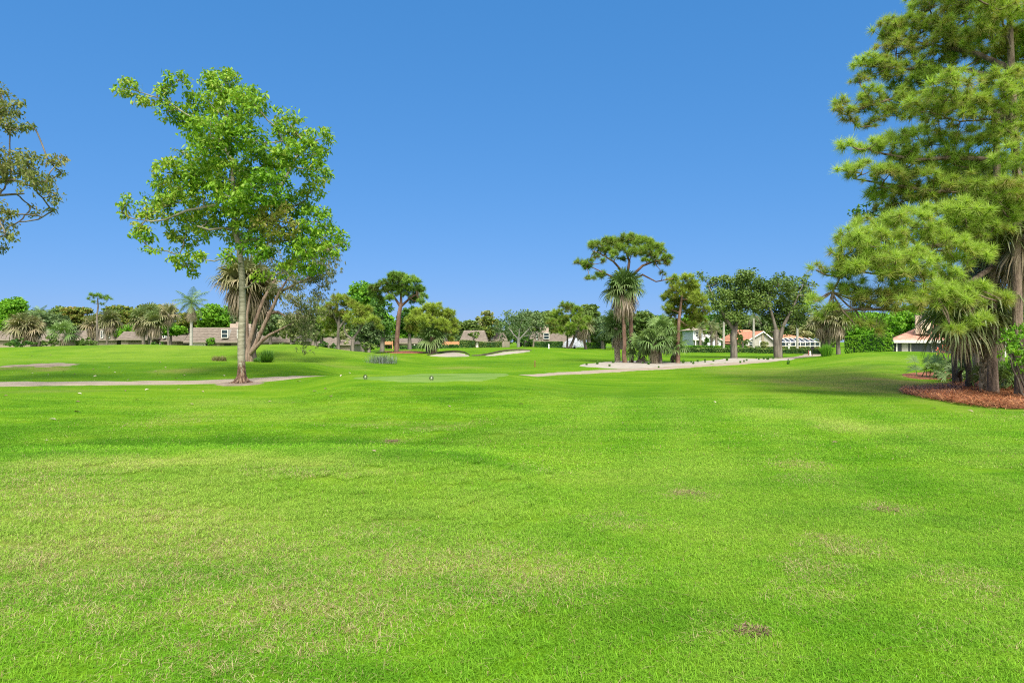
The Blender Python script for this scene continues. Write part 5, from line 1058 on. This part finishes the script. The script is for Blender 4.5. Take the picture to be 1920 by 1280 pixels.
SB = plxy([(1100, 685), (1120, 683.5), (1150, 681), (1235, 690), (1281, 681.5), (1296, 680.5), (1300, 683), (1308, 679), (1322, 677), (1322, 680), (1338, 678), (1363, 677), (1388, 681), (1395, 679), (1400, 677), (1423, 675), (1432, 674), (1450, 673.5), (1440, 675), (1418, 673), (1478, 683), (1143, 687.5), (1205, 682), (1216, 684)])
sp0 = None
for i, c in enumerate(SB):
    p = (c[0], c[1], g1(*c)+.03)
    if sp0 is None:
        sp0 = clump('seedling', 'small dark seedling planted in the white sandy bed', p, .13, .22, 'clump_green', 180, 46, .018, .6, 'seedling', up=(40, 90), group='seedlings in the sandy bed'); o = sp0
    else: o = copy_tree(sp0); o.location = p
    s_ = rg.uniform(.7, 1.4); o.scale = (s_, s_, s_*rg.uniform(.8, 1.2)); o.rotation_euler = (0, 0, rg.uniform(0, 6))

# ================= houses
M['shingle'] = mat_noise('roof_shingle', [(.085, .068, .055), (.145, .12, .10), (.20, .17, .145)], 2.0, (1, 1, 4), bump=.4, detail=5)
M['wall_tan'] = plain('wall_tan', (.30, .26, .19), .9); M['wall_white'] = plain('wall_white', (.62, .60, .54), .9); M['wall_olive'] = plain('wall_olive', (.17, .155, .10), .9)
M['trim'] = plain('trim_white', (.72, .71, .68), .6); M['glass'] = None
def mat_glass():
    m, t, b = newmat('window_glass'); b.inputs['Base Color'].default_value = (.02, .035, .045, 1); b.inputs['Roughness'].default_value = .12; b.inputs['Specular IOR Level'].default_value = .2; return m
M['glass'] = mat_glass()
M['parapet'] = plain('parapet_pink', (.42, .34, .29), .9); M['tile'] = mat_noise('roof_tile_orange', [(.32, .12, .06), (.43, .19, .11), (.48, .25, .165)], 2.0, (1, 1, 3), bump=.3)
M['tile_pink'] = mat_noise('roof_tile_pink', [(.34, .14, .09), (.43, .21, .15), (.49, .275, .20)], 2.0, (1, 1, 3), bump=.3)
M['stucco_grey'] = plain('stucco_grey', (.40, .385, .35), .9); M['stucco_blue'] = plain('stucco_pale_blue', (.62, .70, .78), .9); M['stucco_cream'] = plain('stucco_cream', (.62, .49, .38), .9)
M['screen'] = plain('porch_screen', (.045, .055, .07), .5); M['dark'] = plain('dark_opening', (.02, .02, .02), .8); M['fence'] = mat_noise('fence_wood_orange', [(.34, .15, .07), (.46, .22, .11), (.55, .30, .17)], 2, (8, 8, 1), bump=.3); M['fence_grey'] = plain('fence_wood_grey', (.27, .235, .19), .9)
def shingle_roof(m, x0, x1, y0, y1, z0, z1, inx, iny, courses):
    """mansard of stepped shingle courses with a flat top"""
    for i in range(courses):
        a, b = i/courses, (i+1)/courses; o = .05
        r0 = (x0+inx*a-o, x1-inx*a+o, y0+iny*a-o, y1-iny*a+o, z0+(z1-z0)*a); r1 = (x0+inx*b, x1-inx*b, y0+iny*b, y1-iny*b, z0+(z1-z0)*b)
        V = [(r0[0], r0[2], r0[4]), (r0[1], r0[2], r0[4]), (r0[1], r0[3], r0[4]), (r0[0], r0[3], r0[4]), (r1[0], r1[2], r1[4]), (r1[1], r1[2], r1[4]), (r1[1], r1[3], r1[4]), (r1[0], r1[3], r1[4])]
        m.add(V, [(0, 1, 5, 4), (1, 2, 6, 5), (2, 3, 7, 6), (3, 0, 4, 7), (0, 3, 2, 1)], .5)
    m.add([(x0+inx, y0+iny, z1), (x1-inx, y0+iny, z1), (x1-inx, y1-iny, z1), (x0+inx, y1-iny, z1)], [(0, 1, 2, 3)])
def X(px, D): return (px-CX)/FPX*D
def Zp(py, D): return CZ+(HY-py)/FPX*D
def window(parent, org, x0, x1, y, z0, z1, mul_h=1, fr=.09, mat='glass', frame='trim'):
    m = MB()
    for a in ((x0-fr, x1+fr, z1, z1+fr), (x0-fr, x1+fr, z0-fr, z0), (x0-fr, x0, z0, z1), (x1, x1+fr, z0, z1)): m.box(a[0], a[1], y-.09, y+.03, a[2], a[3])
    for i in range(mul_h): zc = z0+(z1-z0)*(i+1)/(mul_h+1); m.box(x0, x1, y-.06, y-.02, zc-.035, zc+.035)
    w = m.build('window', M[frame], parent, org)
    g = MB(); g.box(x0, x1, y-.03, y+.02, z0, z1); g.build('pane', M[mat], w)
    g = w.children[0]; g.data.transform(__import__('mathutils').Matrix.Translation(-Vector(org)))
    return w
def mansard(label, px0, px1, roof_top, eave, D, depth, inpx, wallm='wall_olive', wins=(), box=None, posts=(), doors=(), iny=1.6, group=None):
    x0, x1 = X(px0, D), X(px1, D); zg = g1((x0+x1)/2, D)-.3; ze, zt = Zp(eave, D), Zp(roof_top, D); org = ((x0+x1)/2, D, zg)
    e = empty('shingle_house', org, label, 'house', group)
    m = MB(); m.box(x0+.5, x1-.5, D+.5, D+depth-.5, zg, ze); m.build('wall', M[wallm], e, org)
    m = MB(); shingle_roof(m, x0, x1, D, D+depth, ze, zt, inpx/FPX*D, iny, 9); rf = m.build('roof', M['shingle'], e, org)
    m = MB(); m.box(x0-.08, x1+.08, D-.12, D-.06, ze-.22, ze-.02); m.build('fascia', M['fence_grey'], e, org)
    for (a, b, t, bo, mh) in wins:   # dormer window standing out of the slope, with white cheeks
        xa, xb, za, zb = X(a, D), X(b, D), Zp(bo, D), Zp(t, D); y = D-.06
        m = MB(); m.box(xa-.05, xb+.05, D-.02, D+iny+.3, za-.06, zb+.06); m.build('dormer', M['trim'], e, org)
        window(e, org, xa, xb, y, za, zb, mh)
    if box:
        a, b, t, bo = box; m = MB(); m.box(X(a, D), X(b, D), D+iny+.6, D+iny+3, Zp(bo, D)-.4, Zp(t, D)); m.box(X(a, D)+.8, X(a, D)+1.4, D+iny+1, D+iny+1.6, Zp(t, D), Zp(t, D)+.3); m.build('parapet', M['parapet'], e, org)
    for (a, b, t, bo, mt) in doors:
        m = MB(); m.box(X(a, D), X(b, D), D+.42, D+.49, Zp(bo, D), Zp(t, D)); m.build('wall_panel', M[mt], e, org)
    for px in posts:
        m = MB(); m.box(X(px, D)-.12, X(px, D)+.12, D+.05, D+.25, zg, ze-.22); m.build('post', M['trim'], e, org)
    return e
mansard('long shingle mansard house with white framed window and pink parapet behind the royal palm', 345, 548, 613.5, 640, 104, 12, 9, 'wall_olive', [(416.5, 427, 618.5, 632.5, 1), (446, 456, 618.5, 632.5, 1)], (420, 478, 606, 614), (), [(352, 383, 641.5, 652, 'wall_white'), (384, 388, 641.5, 652, 'dark'), (404, 410, 642, 652, 'wall_tan'), (418, 430, 645, 652, 'dark'), (470, 500, 641.5, 654, 'wall_tan')])
mansard('low shingle house between the lone slim pine and the palm clump', 219, 276, 621, 635, 108, 10, 3, 'wall_olive', doors=[(224, 238, 637, 646, 'wall_tan')])
mansard('shingle house with bright white window edges behind the lone slim pine', 144, 221, 616, 636, 112, 12, 6, 'wall_tan', [(190.5, 193, 620, 633, 0), (201, 206, 620, 633, 0)])
mansard('small shingle house behind the young green palm', 70, 118, 618, 637, 114, 10, 6, 'wall_tan')
mansard('shingle house at the far edge behind the round pale palm', -30, 58, 620, 636, 116, 12, 5, 'wall_tan')
mansard('shingle roofed annex beside the thin single palm', 276, 345, 628, 638, 112, 9, 3, 'wall_olive', [(306, 309, 624, 633, 0)], doors=[(318, 330, 640, 648, 'wall_tan')])
mansard('trapezoid shingle roof house above the rounded hedge', 862, 914, 619, 638, 122, 10, 7, 'wall_tan', doors=[(893, 896, 640, 654, 'trim')])
mansard('small shingle house partly hidden by the pale limbed oak', 922, 951, 624, 637, 128, 8, 6, 'wall_tan', [(921.5, 924, 630, 637, 0)], posts=(945,))
mansard('shingle house with chimney box and balcony window behind the fountain pine', 993, 1078, 622, 639, 124, 12, 4, 'wall_olive', [(1020, 1029, 625, 635, 1), (1006, 1008, 625, 636, 0)], (1014, 1030, 613, 624), (1034, 1050))
mansard('low shingle house with covered porch behind the tall reddish pine', 742, 832, 634, 642, 116, 10, 3, 'wall_olive', doors=[(775, 790, 643, 652, 'dark'), (800, 812, 643, 652, 'dark'), (752, 770, 644, 651, 'wall_tan')], posts=(777, 792))
mansard('dim shingle roof behind the hanging foliage', 556, 660, 632, 645, 118, 10, 4, 'wall_tan')
def fence(name, label, a, b, D, t, bo, mat, vert=True):
    x0, x1 = X(a, D), X(b, D); z0, z1 = Zp(bo, D), Zp(t, D); org = (x0, D, z0); e = empty(name, org, label, 'fence'); m = MB(); k = int((x1-x0)/.16)
    for i in range(k): m.box(x0+i*.16, x0+i*.16+.145, D-.02, D+.02, z0, z1+.02*math.sin(i*1.7))
    m.build('board_panel', M[mat], e, org)
    n = max(2, int((x1-x0)/2.4)+1)
    for i in range(n): m = MB(); xx = x0+(x1-x0)*i/(n-1); m.box(xx-.06, xx+.06, D+.03, D+.13, g1(xx, D)-.3, z1+.08); m.build('post', M[mat], e, org)
fence('wood_fence', 'orange wooden fence beside the rounded hedge', 830, 861, 114, 640, 648, 'fence')
fence('wood_fence', 'orange wooden fence seen through the dark trees', 714, 736, 112, 640, 646, 'fence')
fence('wood_fence', 'weathered grey wooden fence behind the low hedges', 906, 955, 119, 640, 652, 'fence_grey')
fence('wood_fence', 'weathered grey wooden fence in front of the chimney house', 1000, 1060, 118, 641, 650, 'fence_grey')

def tile_hip(m, x0, x1, y0, y1, z0, z1, ridge0, ridge1, courses=8):
    """hip roof from eave rectangle to a ridge line, in stepped tile courses"""
    ym = (y0+y1)/2
    for i in range(courses):
        a, b = i/courses, (i+1)/courses; o = .05
        q = lambda t, k: [(x0+(ridge0-x0)*t-k, y0+(ym-y0)*t-k), (x1+(ridge1-x1)*t+k, y0+(ym-y0)*t-k), (x1+(ridge1-x1)*t+k, y1+(ym-y1)*t+k), (x0+(ridge0-x0)*t-k, y1+(ym-y1)*t+k)]
        V = [(*p, z0+(z1-z0)*a) for p in q(a, o)]+[(*p, z0+(z1-z0)*b) for p in q(b, 0)]
        m.add(V, [(0, 1, 5, 4), (1, 2, 6, 5), (2, 3, 7, 6), (3, 0, 4, 7), (0, 3, 2, 1)])
# house with the chimney
def chimney_house():
    D = 56; x0, x1 = X(1668, D), X(1668, D)+9.5; ze, zt = Zp(638, D), Zp(607, D); zg = Zp(662, D)-.3; org = (x0, D, zg)
    e = empty('tiled_house', org, 'house with pink tiled hip roof, cream chimney and dark screened porch', 'house')
    m = MB(); m.box(x0+.5, x1-.5, D+2.6, D+9, zg, ze); m.build('wall', M['stucco_cream'], e, org)
    m = MB(); tile_hip(m, x0, x1, D, D+9.6, ze+.02, zt, x0+3.4, x1-3.4, 9); m.build('roof', M['tile_pink'], e, org)
    m = MB(); m.box(x0-.1, x1+.1, D-.14, D-.06, ze-.22, ze+.03); m.build('gutter', M['trim'], e, org)
    m = MB(); cx0, cx1 = X(1697.5, D+1.5), X(1724, D+1.5); zc = Zp(592, D+1.5)
    m.box(cx0+.42, cx1, D+1.0, D+2.2, Zp(626, D), zc); m.box(cx0, cx0+.42, D+1.25, D+2.2, Zp(626, D), zc); ch = m.build('chimney', M['stucco_cream'], e, org)
    m = MB(); m.box(cx0+.5, cx1-.12, D+.96, D+1.02, zc-.32, zc-.09); mm = m.build('flue_opening', M['dark'], ch, org)
    m = MB()
    for f in (.06, .99): m.box(x0+f*9.4, x0+f*9.4+.12, D+.1, D+.22, zg, ze-.2)
    m.build('downpipe', M['trim'], e, org)
    e.rotation_euler = (0, 0, -R(29)); e.scale = (.87, 1, 1)
    m = MB(); m.box(x0+.2, x1-.3, D+.3, D+.36, zg, ze-.1); m.build('porch_screen', M['screen'], e, org)
    for a_, b_ in ((1.05, 1.6), (1.75, 1.87), (3.55, 3.65), (6, 6.1)): m = MB(); m.box(x0+a_, x0+b_, D+.22, D+.29, zg, ze-.1); m.build('porch_post', M['stucco_grey'], e, org)
chimney_house()
def grey_house():
    D = 112; x0, x1 = X(1397, D), X(1452, D); ze = Zp(641, D); zg = g1(x0, D)-.3; zp = Zp(622, D); org = (x0, D, zg); xm = X(1430, D)
    e = empty('tiled_house', org, 'grey stucco gable house with orange tiled roof and white framed windows', 'house')
    m = MB(); m.box(x0, x1, D, D+10, zg, ze); m.add([(x0, D, ze), (x1, D, ze), (xm, D, zp-.1), (x0, D+10, ze), (x1, D+10, ze), (xm, D+10, zp-.1)], [(0, 1, 2), (5, 4, 3)]); m.build('wall', M['stucco_grey'], e, org)
    m = MB()
    for s in ((x0, -1), (x1, 1)):
        xe = s[0]+s[1]*.5; zz = ze-.35; k = 8
        for i in range(k):
            a, b = i/k, (i+1)/k; xa, xb = xe+(xm-xe)*a, xe+(xm-xe)*b; za, zb = zz+(zp-zz)*a, zz+(zp-zz)*b
            m.add([(xa+s[1]*.04, D-.4, za), (xa+s[1]*.04, D+10.4, za), (xb, D+10.4, zb+.06), (xb, D-.4, zb+.06), (xa, D-.4, za+.1), (xa, D+10.4, za+.1), (xb, D+10.4, zb+.16), (xb, D-.4, zb+.16)], [(0, 1, 2, 3), (4, 7, 6, 5), (0, 3, 7, 4), (0, 4, 5, 1)])
    m.build('gable_roof', M['tile'], e, org)
    m = MB(); xh0, xh1 = X(1394, D), X(1462, D); tile_hip(m, xh0, xh1, D+5, D+15, Zp(640, D), Zp(616.5, D), xh0+(xh1-xh0)*.38, xh1-1.5, 9); m.build('roof', M['tile'], e, org)
    m = MB()
    for s in ((x0-.55, ze-.36), (x1+.55, ze-.36)):
        dx = .01; m.add([(s[0], D-.45, s[1]-.1), (s[0], D-.45, s[1]+.15), (xm, D-.45, zp+.16), (xm, D-.45, zp-.1)], [(0, 1, 2, 3)])
    m.build('bargeboard', M['trim'], e, org)
    window(e, org, X(1404.5, D), X(1410, D), D-.02, Zp(649, D), Zp(641, D), 1, .18); window(e, org, X(1425, D), X(1430, D), D-.02, Zp(649, D), Zp(641, D), 1, .18)
    m = MB(); m.box(X(1430, D)-.2, X(1432, D), D-.12, D-.01, zg, Zp(626, D)); m.build('wall_strip', M['wall_tan'], e, org)
grey_house()
def enclosure():
    D = 110; x0, x1 = X(1464, D), X(1537, D); zg = g1(x0, D)-.2; z1 = Zp(640.5, D); z2 = Zp(635, D)+.05; org = (x0, D, zg)
    e = empty('pool_enclosure', org, 'white framed screened pool enclosure with slanted mesh roof', 'pool enclosure')
    n = 8; m = MB(); m.box(x0, x1, D-.06, D+.06, z1-.1, z1+.05); m.box(x0, x1, D-.06, D+.06, Zp(648.5, D)-.04, Zp(648.5, D)+.04); m.box(x0, x1, D+4.9, D+5, z2-.05, z2+.08)
    for i in range(n+1):
        x = x0+(x1-x0)*i/n; m.box(x-.045, x+.045, D-.07, D+.07, zg, z1-.11)
        if i < n: m.add([(x-.07, D-.05, z1+.06), (x+.07, D-.05, z1+.06), (x+1.3, D+4.9, z2+.1), (x+1.16, D+4.9, z2+.1), (x-.07, D-.05, z1+.16), (x+.07, D-.05, z1+.16), (x+1.3, D+4.9, z2+.2), (x+1.16, D+4.9, z2+.2)], [(0, 1, 2, 3), (4, 7, 6, 5), (0, 4, 5, 1), (0, 3, 7, 4), (1, 5, 6, 2)])
    m.build('frame', M['trim'], e, org)
    m = MB(); m.add([(x0, D, z1+.03), (x1, D, z1+.03), (x1, D+5, z2+.02), (x0, D+5, z2+.02)], [(0, 1, 2, 3)]); m.build('roof_mesh', M['screen'], e, org)
    m = MB(); m.box(x0+.05, x1-.05, D+.1, D+.14, zg+.02, z1-.24); m.build('screen', M['screen'], e, org)
    m = MB()
    for i in range(7):
        x = x0+(x1-x0)*(i+.25)/7; m.box(x, x+.5, D+.02, D+.08, Zp(648, D), Zp(642.5, D))
    m.build('door_panel', M['glass'], e, org)
    D2 = 124; xa, xb = X(1470, D2), X(1515, D2); o2 = (xa, D2, g1(xa, D2)); e2 = empty('tiled_house', o2, 'low house with orange tiled hip roof behind the pool enclosure', 'house')
    m = MB(); m.box(xa, xb, D2, D2+8, o2[2]-.3, Zp(636, D2)); m.build('wall', M['stucco_grey'], e2, o2); m = MB(); tile_hip(m, xa-.5, xb+.5, D2-.5, D2+8.5, Zp(636, D2), Zp(626, D2), xa+2.0, xb-2.4, 7); m.build('roof', M['tile'], e2, o2)
enclosure()
def blue_house():
    D = 118; x0, x1 = X(1304, D), X(1352, D); zg = g1(x0, D)-.3; org = (x0, D, zg); e = empty('blue_house', org, 'pale blue two storey house with white porch behind feathery palms', 'house')
    xt = X(1322, D); m = MB(); m.box(x0, xt, D+1.5, D+9, zg, Zp(618, D)); m.box(xt, x1, D, D+8, zg, Zp(640, D)); xm = X(1334, D)
    m.add([(xt, D, Zp(640, D)), (x1, D, Zp(640, D)), (xm, D, Zp(629, D)), (xt, D+8, Zp(640, D)), (x1, D+8, Zp(640, D)), (xm, D+8, Zp(629, D))], [(0, 1, 2), (5, 4, 3)]); m.build('wall', M['stucco_blue'], e, org)
    m = MB(); tile_hip(m, x0-.5, xt+.5, D+1, D+9.5, Zp(618.5, D), Zp(612, D), x0+1.2, xt-1.2, 5); m.build('roof', M['parapet'], e, org)
    m = MB()
    for xe, s in ((xt-.4, -1), (x1+.5, 1)): m.add([(xe, D-.4, Zp(641, D)), (xe, D+8.4, Zp(641, D)), (xm, D+8.4, Zp(628, D)), (xm, D-.4, Zp(628, D)), (xe, D-.4, Zp(641, D)+.18), (xe, D+8.4, Zp(641, D)+.18), (xm, D+8.4, Zp(628, D)+.18), (xm, D-.4, Zp(628, D)+.18)], [(0, 1, 2, 3), (4, 7, 6, 5), (0, 3, 7, 4), (0, 4, 5, 1)])
    m.build('gable_roof', M['trim'], e, org)
    m = MB(); m.box(x0-.3, xt+.3, D+.2, D+1.45, Zp(637.5, D), Zp(635.5, D)); m.build('porch_roof', M['trim'], e, org)
    for f in (.02, .5, .96): m = MB(); xx = x0+(xt-x0)*f; m.box(xx, xx+.2, D+.3, D+.5, zg, Zp(637.6, D)); m.build('porch_post', M['trim'], e, org)
    window(e, org, X(1306, D), X(1311, D), D+1.47, Zp(650, D), Zp(640, D), 1); window(e, org, X(1313, D), X(1319, D), D+1.47, Zp(650, D), Zp(640, D), 1); window(e, org, X(1309, D), X(1313, D), D+1.47, Zp(631, D), Zp(622, D), 1); window(e, org, X(1343, D), X(1347, D), D-.02, Zp(650, D), Zp(642, D), 1)
blue_house()

# ================= water and fountain
def mat_water():
    m, t, b = newmat('pond_water'); b.inputs['Base Color'].default_value = (.03, .045, .04, 1); b.inputs['Roughness'].default_value = .08
    bp = N(t, 'ShaderNodeBump'); bp.inputs['Strength'].default_value = .15; tc = N(t, 'ShaderNodeTexCoord').outputs['Object']; t.links.new(noise(t, tc, 3, 3), bp.inputs['Height']); t.links.new(bp.outputs[0], b.inputs['Normal']); return m
M['water'] = mat_water()
def pond(cx, cy_, rx, ry, label):
    an = np.linspace(0, 2*math.pi, 40, endpoint=False); lp = np.column_stack([cx+rx*np.cos(an)*(1+.08*np.sin(3*an)), cy_+ry*np.sin(an)])
    zmax = float(np.max(G(lp[:, 0], lp[:, 1]))); zg = G(lp[:, 0], lp[:, 1])
    m = MB(); m.add(np.vstack([np.column_stack([lp, np.full(40, zmax+.03)]), [[cx, cy_, zmax+.03]]]), [(i, (i+1) % 40, 40) for i in range(40)]); o = m.build('water', M['water']); tag(o, label, None, None, 'structure'); return zmax+.03
cf = X(1078, 100); zw = pond(cf, 101, 6, 4.5, 'still pond around the fountain')
pond(X(708, 73), 74, 2.6, 3.6, 'sliver of grey pond behind the fairway')
def mat_spray():
    m, t, b = newmat('fountain_spray'); b.inputs['Base Color'].default_value = (.74, .77, .80, 1); b.inputs['Roughness'].default_value = .3
    tr = N(t, 'ShaderNodeBsdfTranslucent'); tr.inputs[0].default_value = (.85, .88, .92, 1); ms = N(t, 'ShaderNodeMixShader'); ms.inputs[0].default_value = .5
    t.links.new(b.outputs[0], ms.inputs[1]); t.links.new(tr.outputs[0], ms.inputs[2]); t.links.new(ms.outputs[0], t.nodes['Material Output'].inputs[0]); return m
M['spray'] = mat_spray()
def fountain():
    rng = np.random.default_rng(77); org = np.array([cf, 101, zw]); e = empty('fountain', org, 'white dome shaped fountain spray in the pond behind the slanted pine', 'fountain')
    m = MB(); m.tube([org-[0, 0, .2], org+[0, 0, .15]], [.25, .12], 10); m.build('nozzle', M['dark'], e, org, smooth=True)
    mb = MB(); H = Zp(634, 101)-zw; nj = 300
    for j in range(nj):
        az = rng.uniform(0, 6.283); Rr = rng.uniform(.9, 1.9) if j > 30 else rng.uniform(.1, .9); h = H*rng.uniform(.85, 1.05)*(1-.18*(Rr/1.9)**2); n = 60
        t = np.sort(rng.random(n))**.8; r = t*Rr; z = h*4*t*(1-t)*.9+.05+h*.06*(1-t)
        p = org+np.stack([np.cos(az)*r, np.sin(az)*r, z], -1)+rng.normal(0, .03, (n, 3))*(1+2*t[:, None]); s = rng.uniform(.014, .034, n)[:, None]
        d = rng.normal(size=(n, 3)); d = unit(d+np.array([0, 0, 1.5]))*s*2.2; q = unit(np.cross(d, rng.normal(size=(n, 3))))*s
        mb.add(np.stack([p-d, p+q, p+d, p-q], 1).reshape(-1, 3), np.arange(n)[:, None]*4+np.arange(4))
    mb.build('spray', M['spray'], e, org)
fountain()

# ================= small things on the course
M['black'] = plain('marker_black', (.015, .015, .017), .35); M['white'] = plain('marker_white', (.75, .75, .72), .5); M['red'] = plain('stake_red', (.22, .05, .03), .6)
def tee_marker(label, b):
    b = np.asarray(b, float); e = empty('tee_marker', b, label, 'tee marker', 'pair of tee markers'); m = MB(); n = 14
    an = np.linspace(math.pi*1.25, -math.pi*.25, n)
    m.tube([b+np.array([.062*math.cos(a), 0, .095+.07*math.sin(a)]) for a in an], .011, 7); m.build('ring', M['black'], e, b, smooth=True)
    m = MB()
    for s in (-.022, .024): m.tube([b+[s, 0, -.03], b+[s, 0, .16 if s > 0 else .13]], [.011, .009], 7)
    m.build('stake', M['black'], e, b, smooth=True)
    m = MB(); m.tube([b+[0, -.012, .09], b+[0, -.012, .125]], [.011, .011], 8); m.build('ball', M['white'], e, b, smooth=True)
tee_marker('black ring tee marker at the narrow end of the pale tee, nearer the pale trunk', atp(685, 712)); tee_marker('black ring tee marker on the pale tee in front of the bunkers', atp(809, 714.5))
def post(name, label, b, h, r, mat, cat, capm=None):
    b = np.asarray(b, float); e = empty(name, b, label, cat); m = MB(); m.tube([b-[0, 0, .1], b+[0, 0, h*.9], b+[0, 0, h]], [r, r, r*.7], 8); m.build('stake', M[mat], e, b, smooth=True)
    if capm: m = MB(); m.tube([b+[0, 0, h], b+[0, 0, h+r*2]], [r*1.3, r*.8], 8); m.build('cap', M[capm], e, b, smooth=True)
post('hazard_stake', 'short red stake alone on the fairway beside the cart path', atp(1003, 688), .36, .03, 'red', 'stake', 'red')
post('yardage_post', 'small white post on the green in front of the fountain hedge', atp(1029, 653.5), .4, .08, 'white', 'post', 'white')
post('yardage_post', 'small white post beside the cart path end and black sign', atp(1519, 667), .35, .09, 'white', 'post', 'white')
post('hazard_stake', 'red stake beside the white post at the cart path end', atp(1516, 666), .5, .05, 'red', 'stake', 'red')
post('yardage_post', 'small white post in front of the pool enclosure', at(1479, 100), 1.0, .13, 'white', 'post', 'white')
post('marker_peg', 'small dark peg alone on the lawn below the sandy bed', atp(1478, 681.5), .24, .04, 'black', 'peg', 'black')
def sign():
    b = atp(1523, 667.5); e = empty('sign', b, 'black round topped sign on a thin post at the cart path end', 'sign'); m = MB(); m.tube([b-[0, 0, .1], b+[0, 0, .75]], [.03, .03], 6); m.build('post', M['black'], e, b)
    m = MB(); n = 14; an = np.linspace(0, 2*math.pi, n, endpoint=False); c = b+[0, 0, .85]
    for y in (-.02, .02): pass
    V = [c+np.array([.19*math.cos(a), y, .17*math.sin(a)]) for y in (-.025, .025) for a in an]+[c+np.array([0, -.025, 0]), c+np.array([0, .025, 0])]
    m.add(V, [(i, (i+1) % n, n+(i+1) % n, n+i) for i in range(n)]); m.add(V, [(2*n, i, (i+1) % n) for i in range(n)]+[(2*n+1, n+(i+1) % n, n+i) for i in range(n)]); m.build('panel', M['black'], e, b)
sign()
# fallen leaves scattered around the pale trunked tree
M['litter'] = leafmat('fallen_leaf', [(.06, .038, .022), (.17, .13, .09), (.30, .27, .22)], .1)
def leaf_mesh(t):
    m = MB(); m.add([(-.09, 0, 0), (-.03, .045, .03), (.04, .04, .045), (.10, 0, .02), (.04, -.045, .03), (-.03, -.045, .04)], [(0, 1, 5, 5)][:0] or [(0, 1, 2, 5), (5, 2, 3, 4)], t)
    return m
pr = []
for i, t in enumerate((.15, .55, .95)):
    o = leaf_mesh(t).build('fallen_leaf', M['litter'], None, (0, 0, 0)); tag(o, ['dark brown', 'tan', 'pale grey'][i]+' fallen leaf lying on the lawn', 'leaf', ['dark', 'tan', 'pale'][i]+' fallen leaves on the lawn'); pr.append(o)
spots = [(265, 693.5), (292, 697), (295, 702.5), (345, 704), (175, 693), (178, 706), (205, 690), (240, 713), (10, 743), (145, 754), (100, 788), (257, 751), (357, 759), (235, 733), (275, 731.5), (148, 739), (335, 731), (233, 800), (145, 774), (88, 829), (505, 754), (380, 735), (550, 757), (725, 826), (975, 814), (1168, 796), (1335, 827), (1565, 833), (977, 760), (700, 850), (842, 763), (610, 730), (640, 705), (655, 700), (560, 716), (590, 735), (620, 745), (1750, 767), (1820, 772), (1500, 715), (1600, 710), (1340, 755), (60, 700), (90, 703), (120, 697), (140, 702), (215, 699), (310, 690), (330, 710), (390, 700), (420, 705), (360, 690), (300, 680), (60, 668), (95, 666)]
for i, (px, py) in enumerate(spots):
    o = pr[i] if i < 3 else copy_tree(pr[(i*5+i//3) % 3]); h_ = hit(px, py); o.location = (h_[0], h_[1], g1(*h_)+(.03 if h_[1] < 14 else .012)); s_ = rg.uniform(.55, 1.0)*(1 if h_[1] > 15 else .5); o.scale = (s_, s_, s_); o.rotation_euler = (rg.uniform(-.3, .3), rg.uniform(-.3, .3), rg.uniform(0, 6.28))
# clods of dead grass
M['clod'] = leafmat('dead_grass_clod', [(.035, .022, .012), (.12, .082, .046), (.25, .19, .12)], .15)
for px, py, hw, h, lab, sd in [(1408, 1186, .085, .055, 'torn clod of dead grass on the lawn closest to the camera', 191), (1661, 957, .11, .05, 'dark divot of dead grass on the lawn beneath the pine boughs', 192), (1292, 926, .19, .045, 'tan scuffed patch of dead grass in the middle of the lawn', 193), (735, 827, .15, .045, 'small tan divot on the lawn below the tee', 194)]:
    clump('grass_clod', lab, atp(px, py, .025), hw, h, 'clod', sd, 520, .0035, 1.0, 'divot', up=(0, 28))
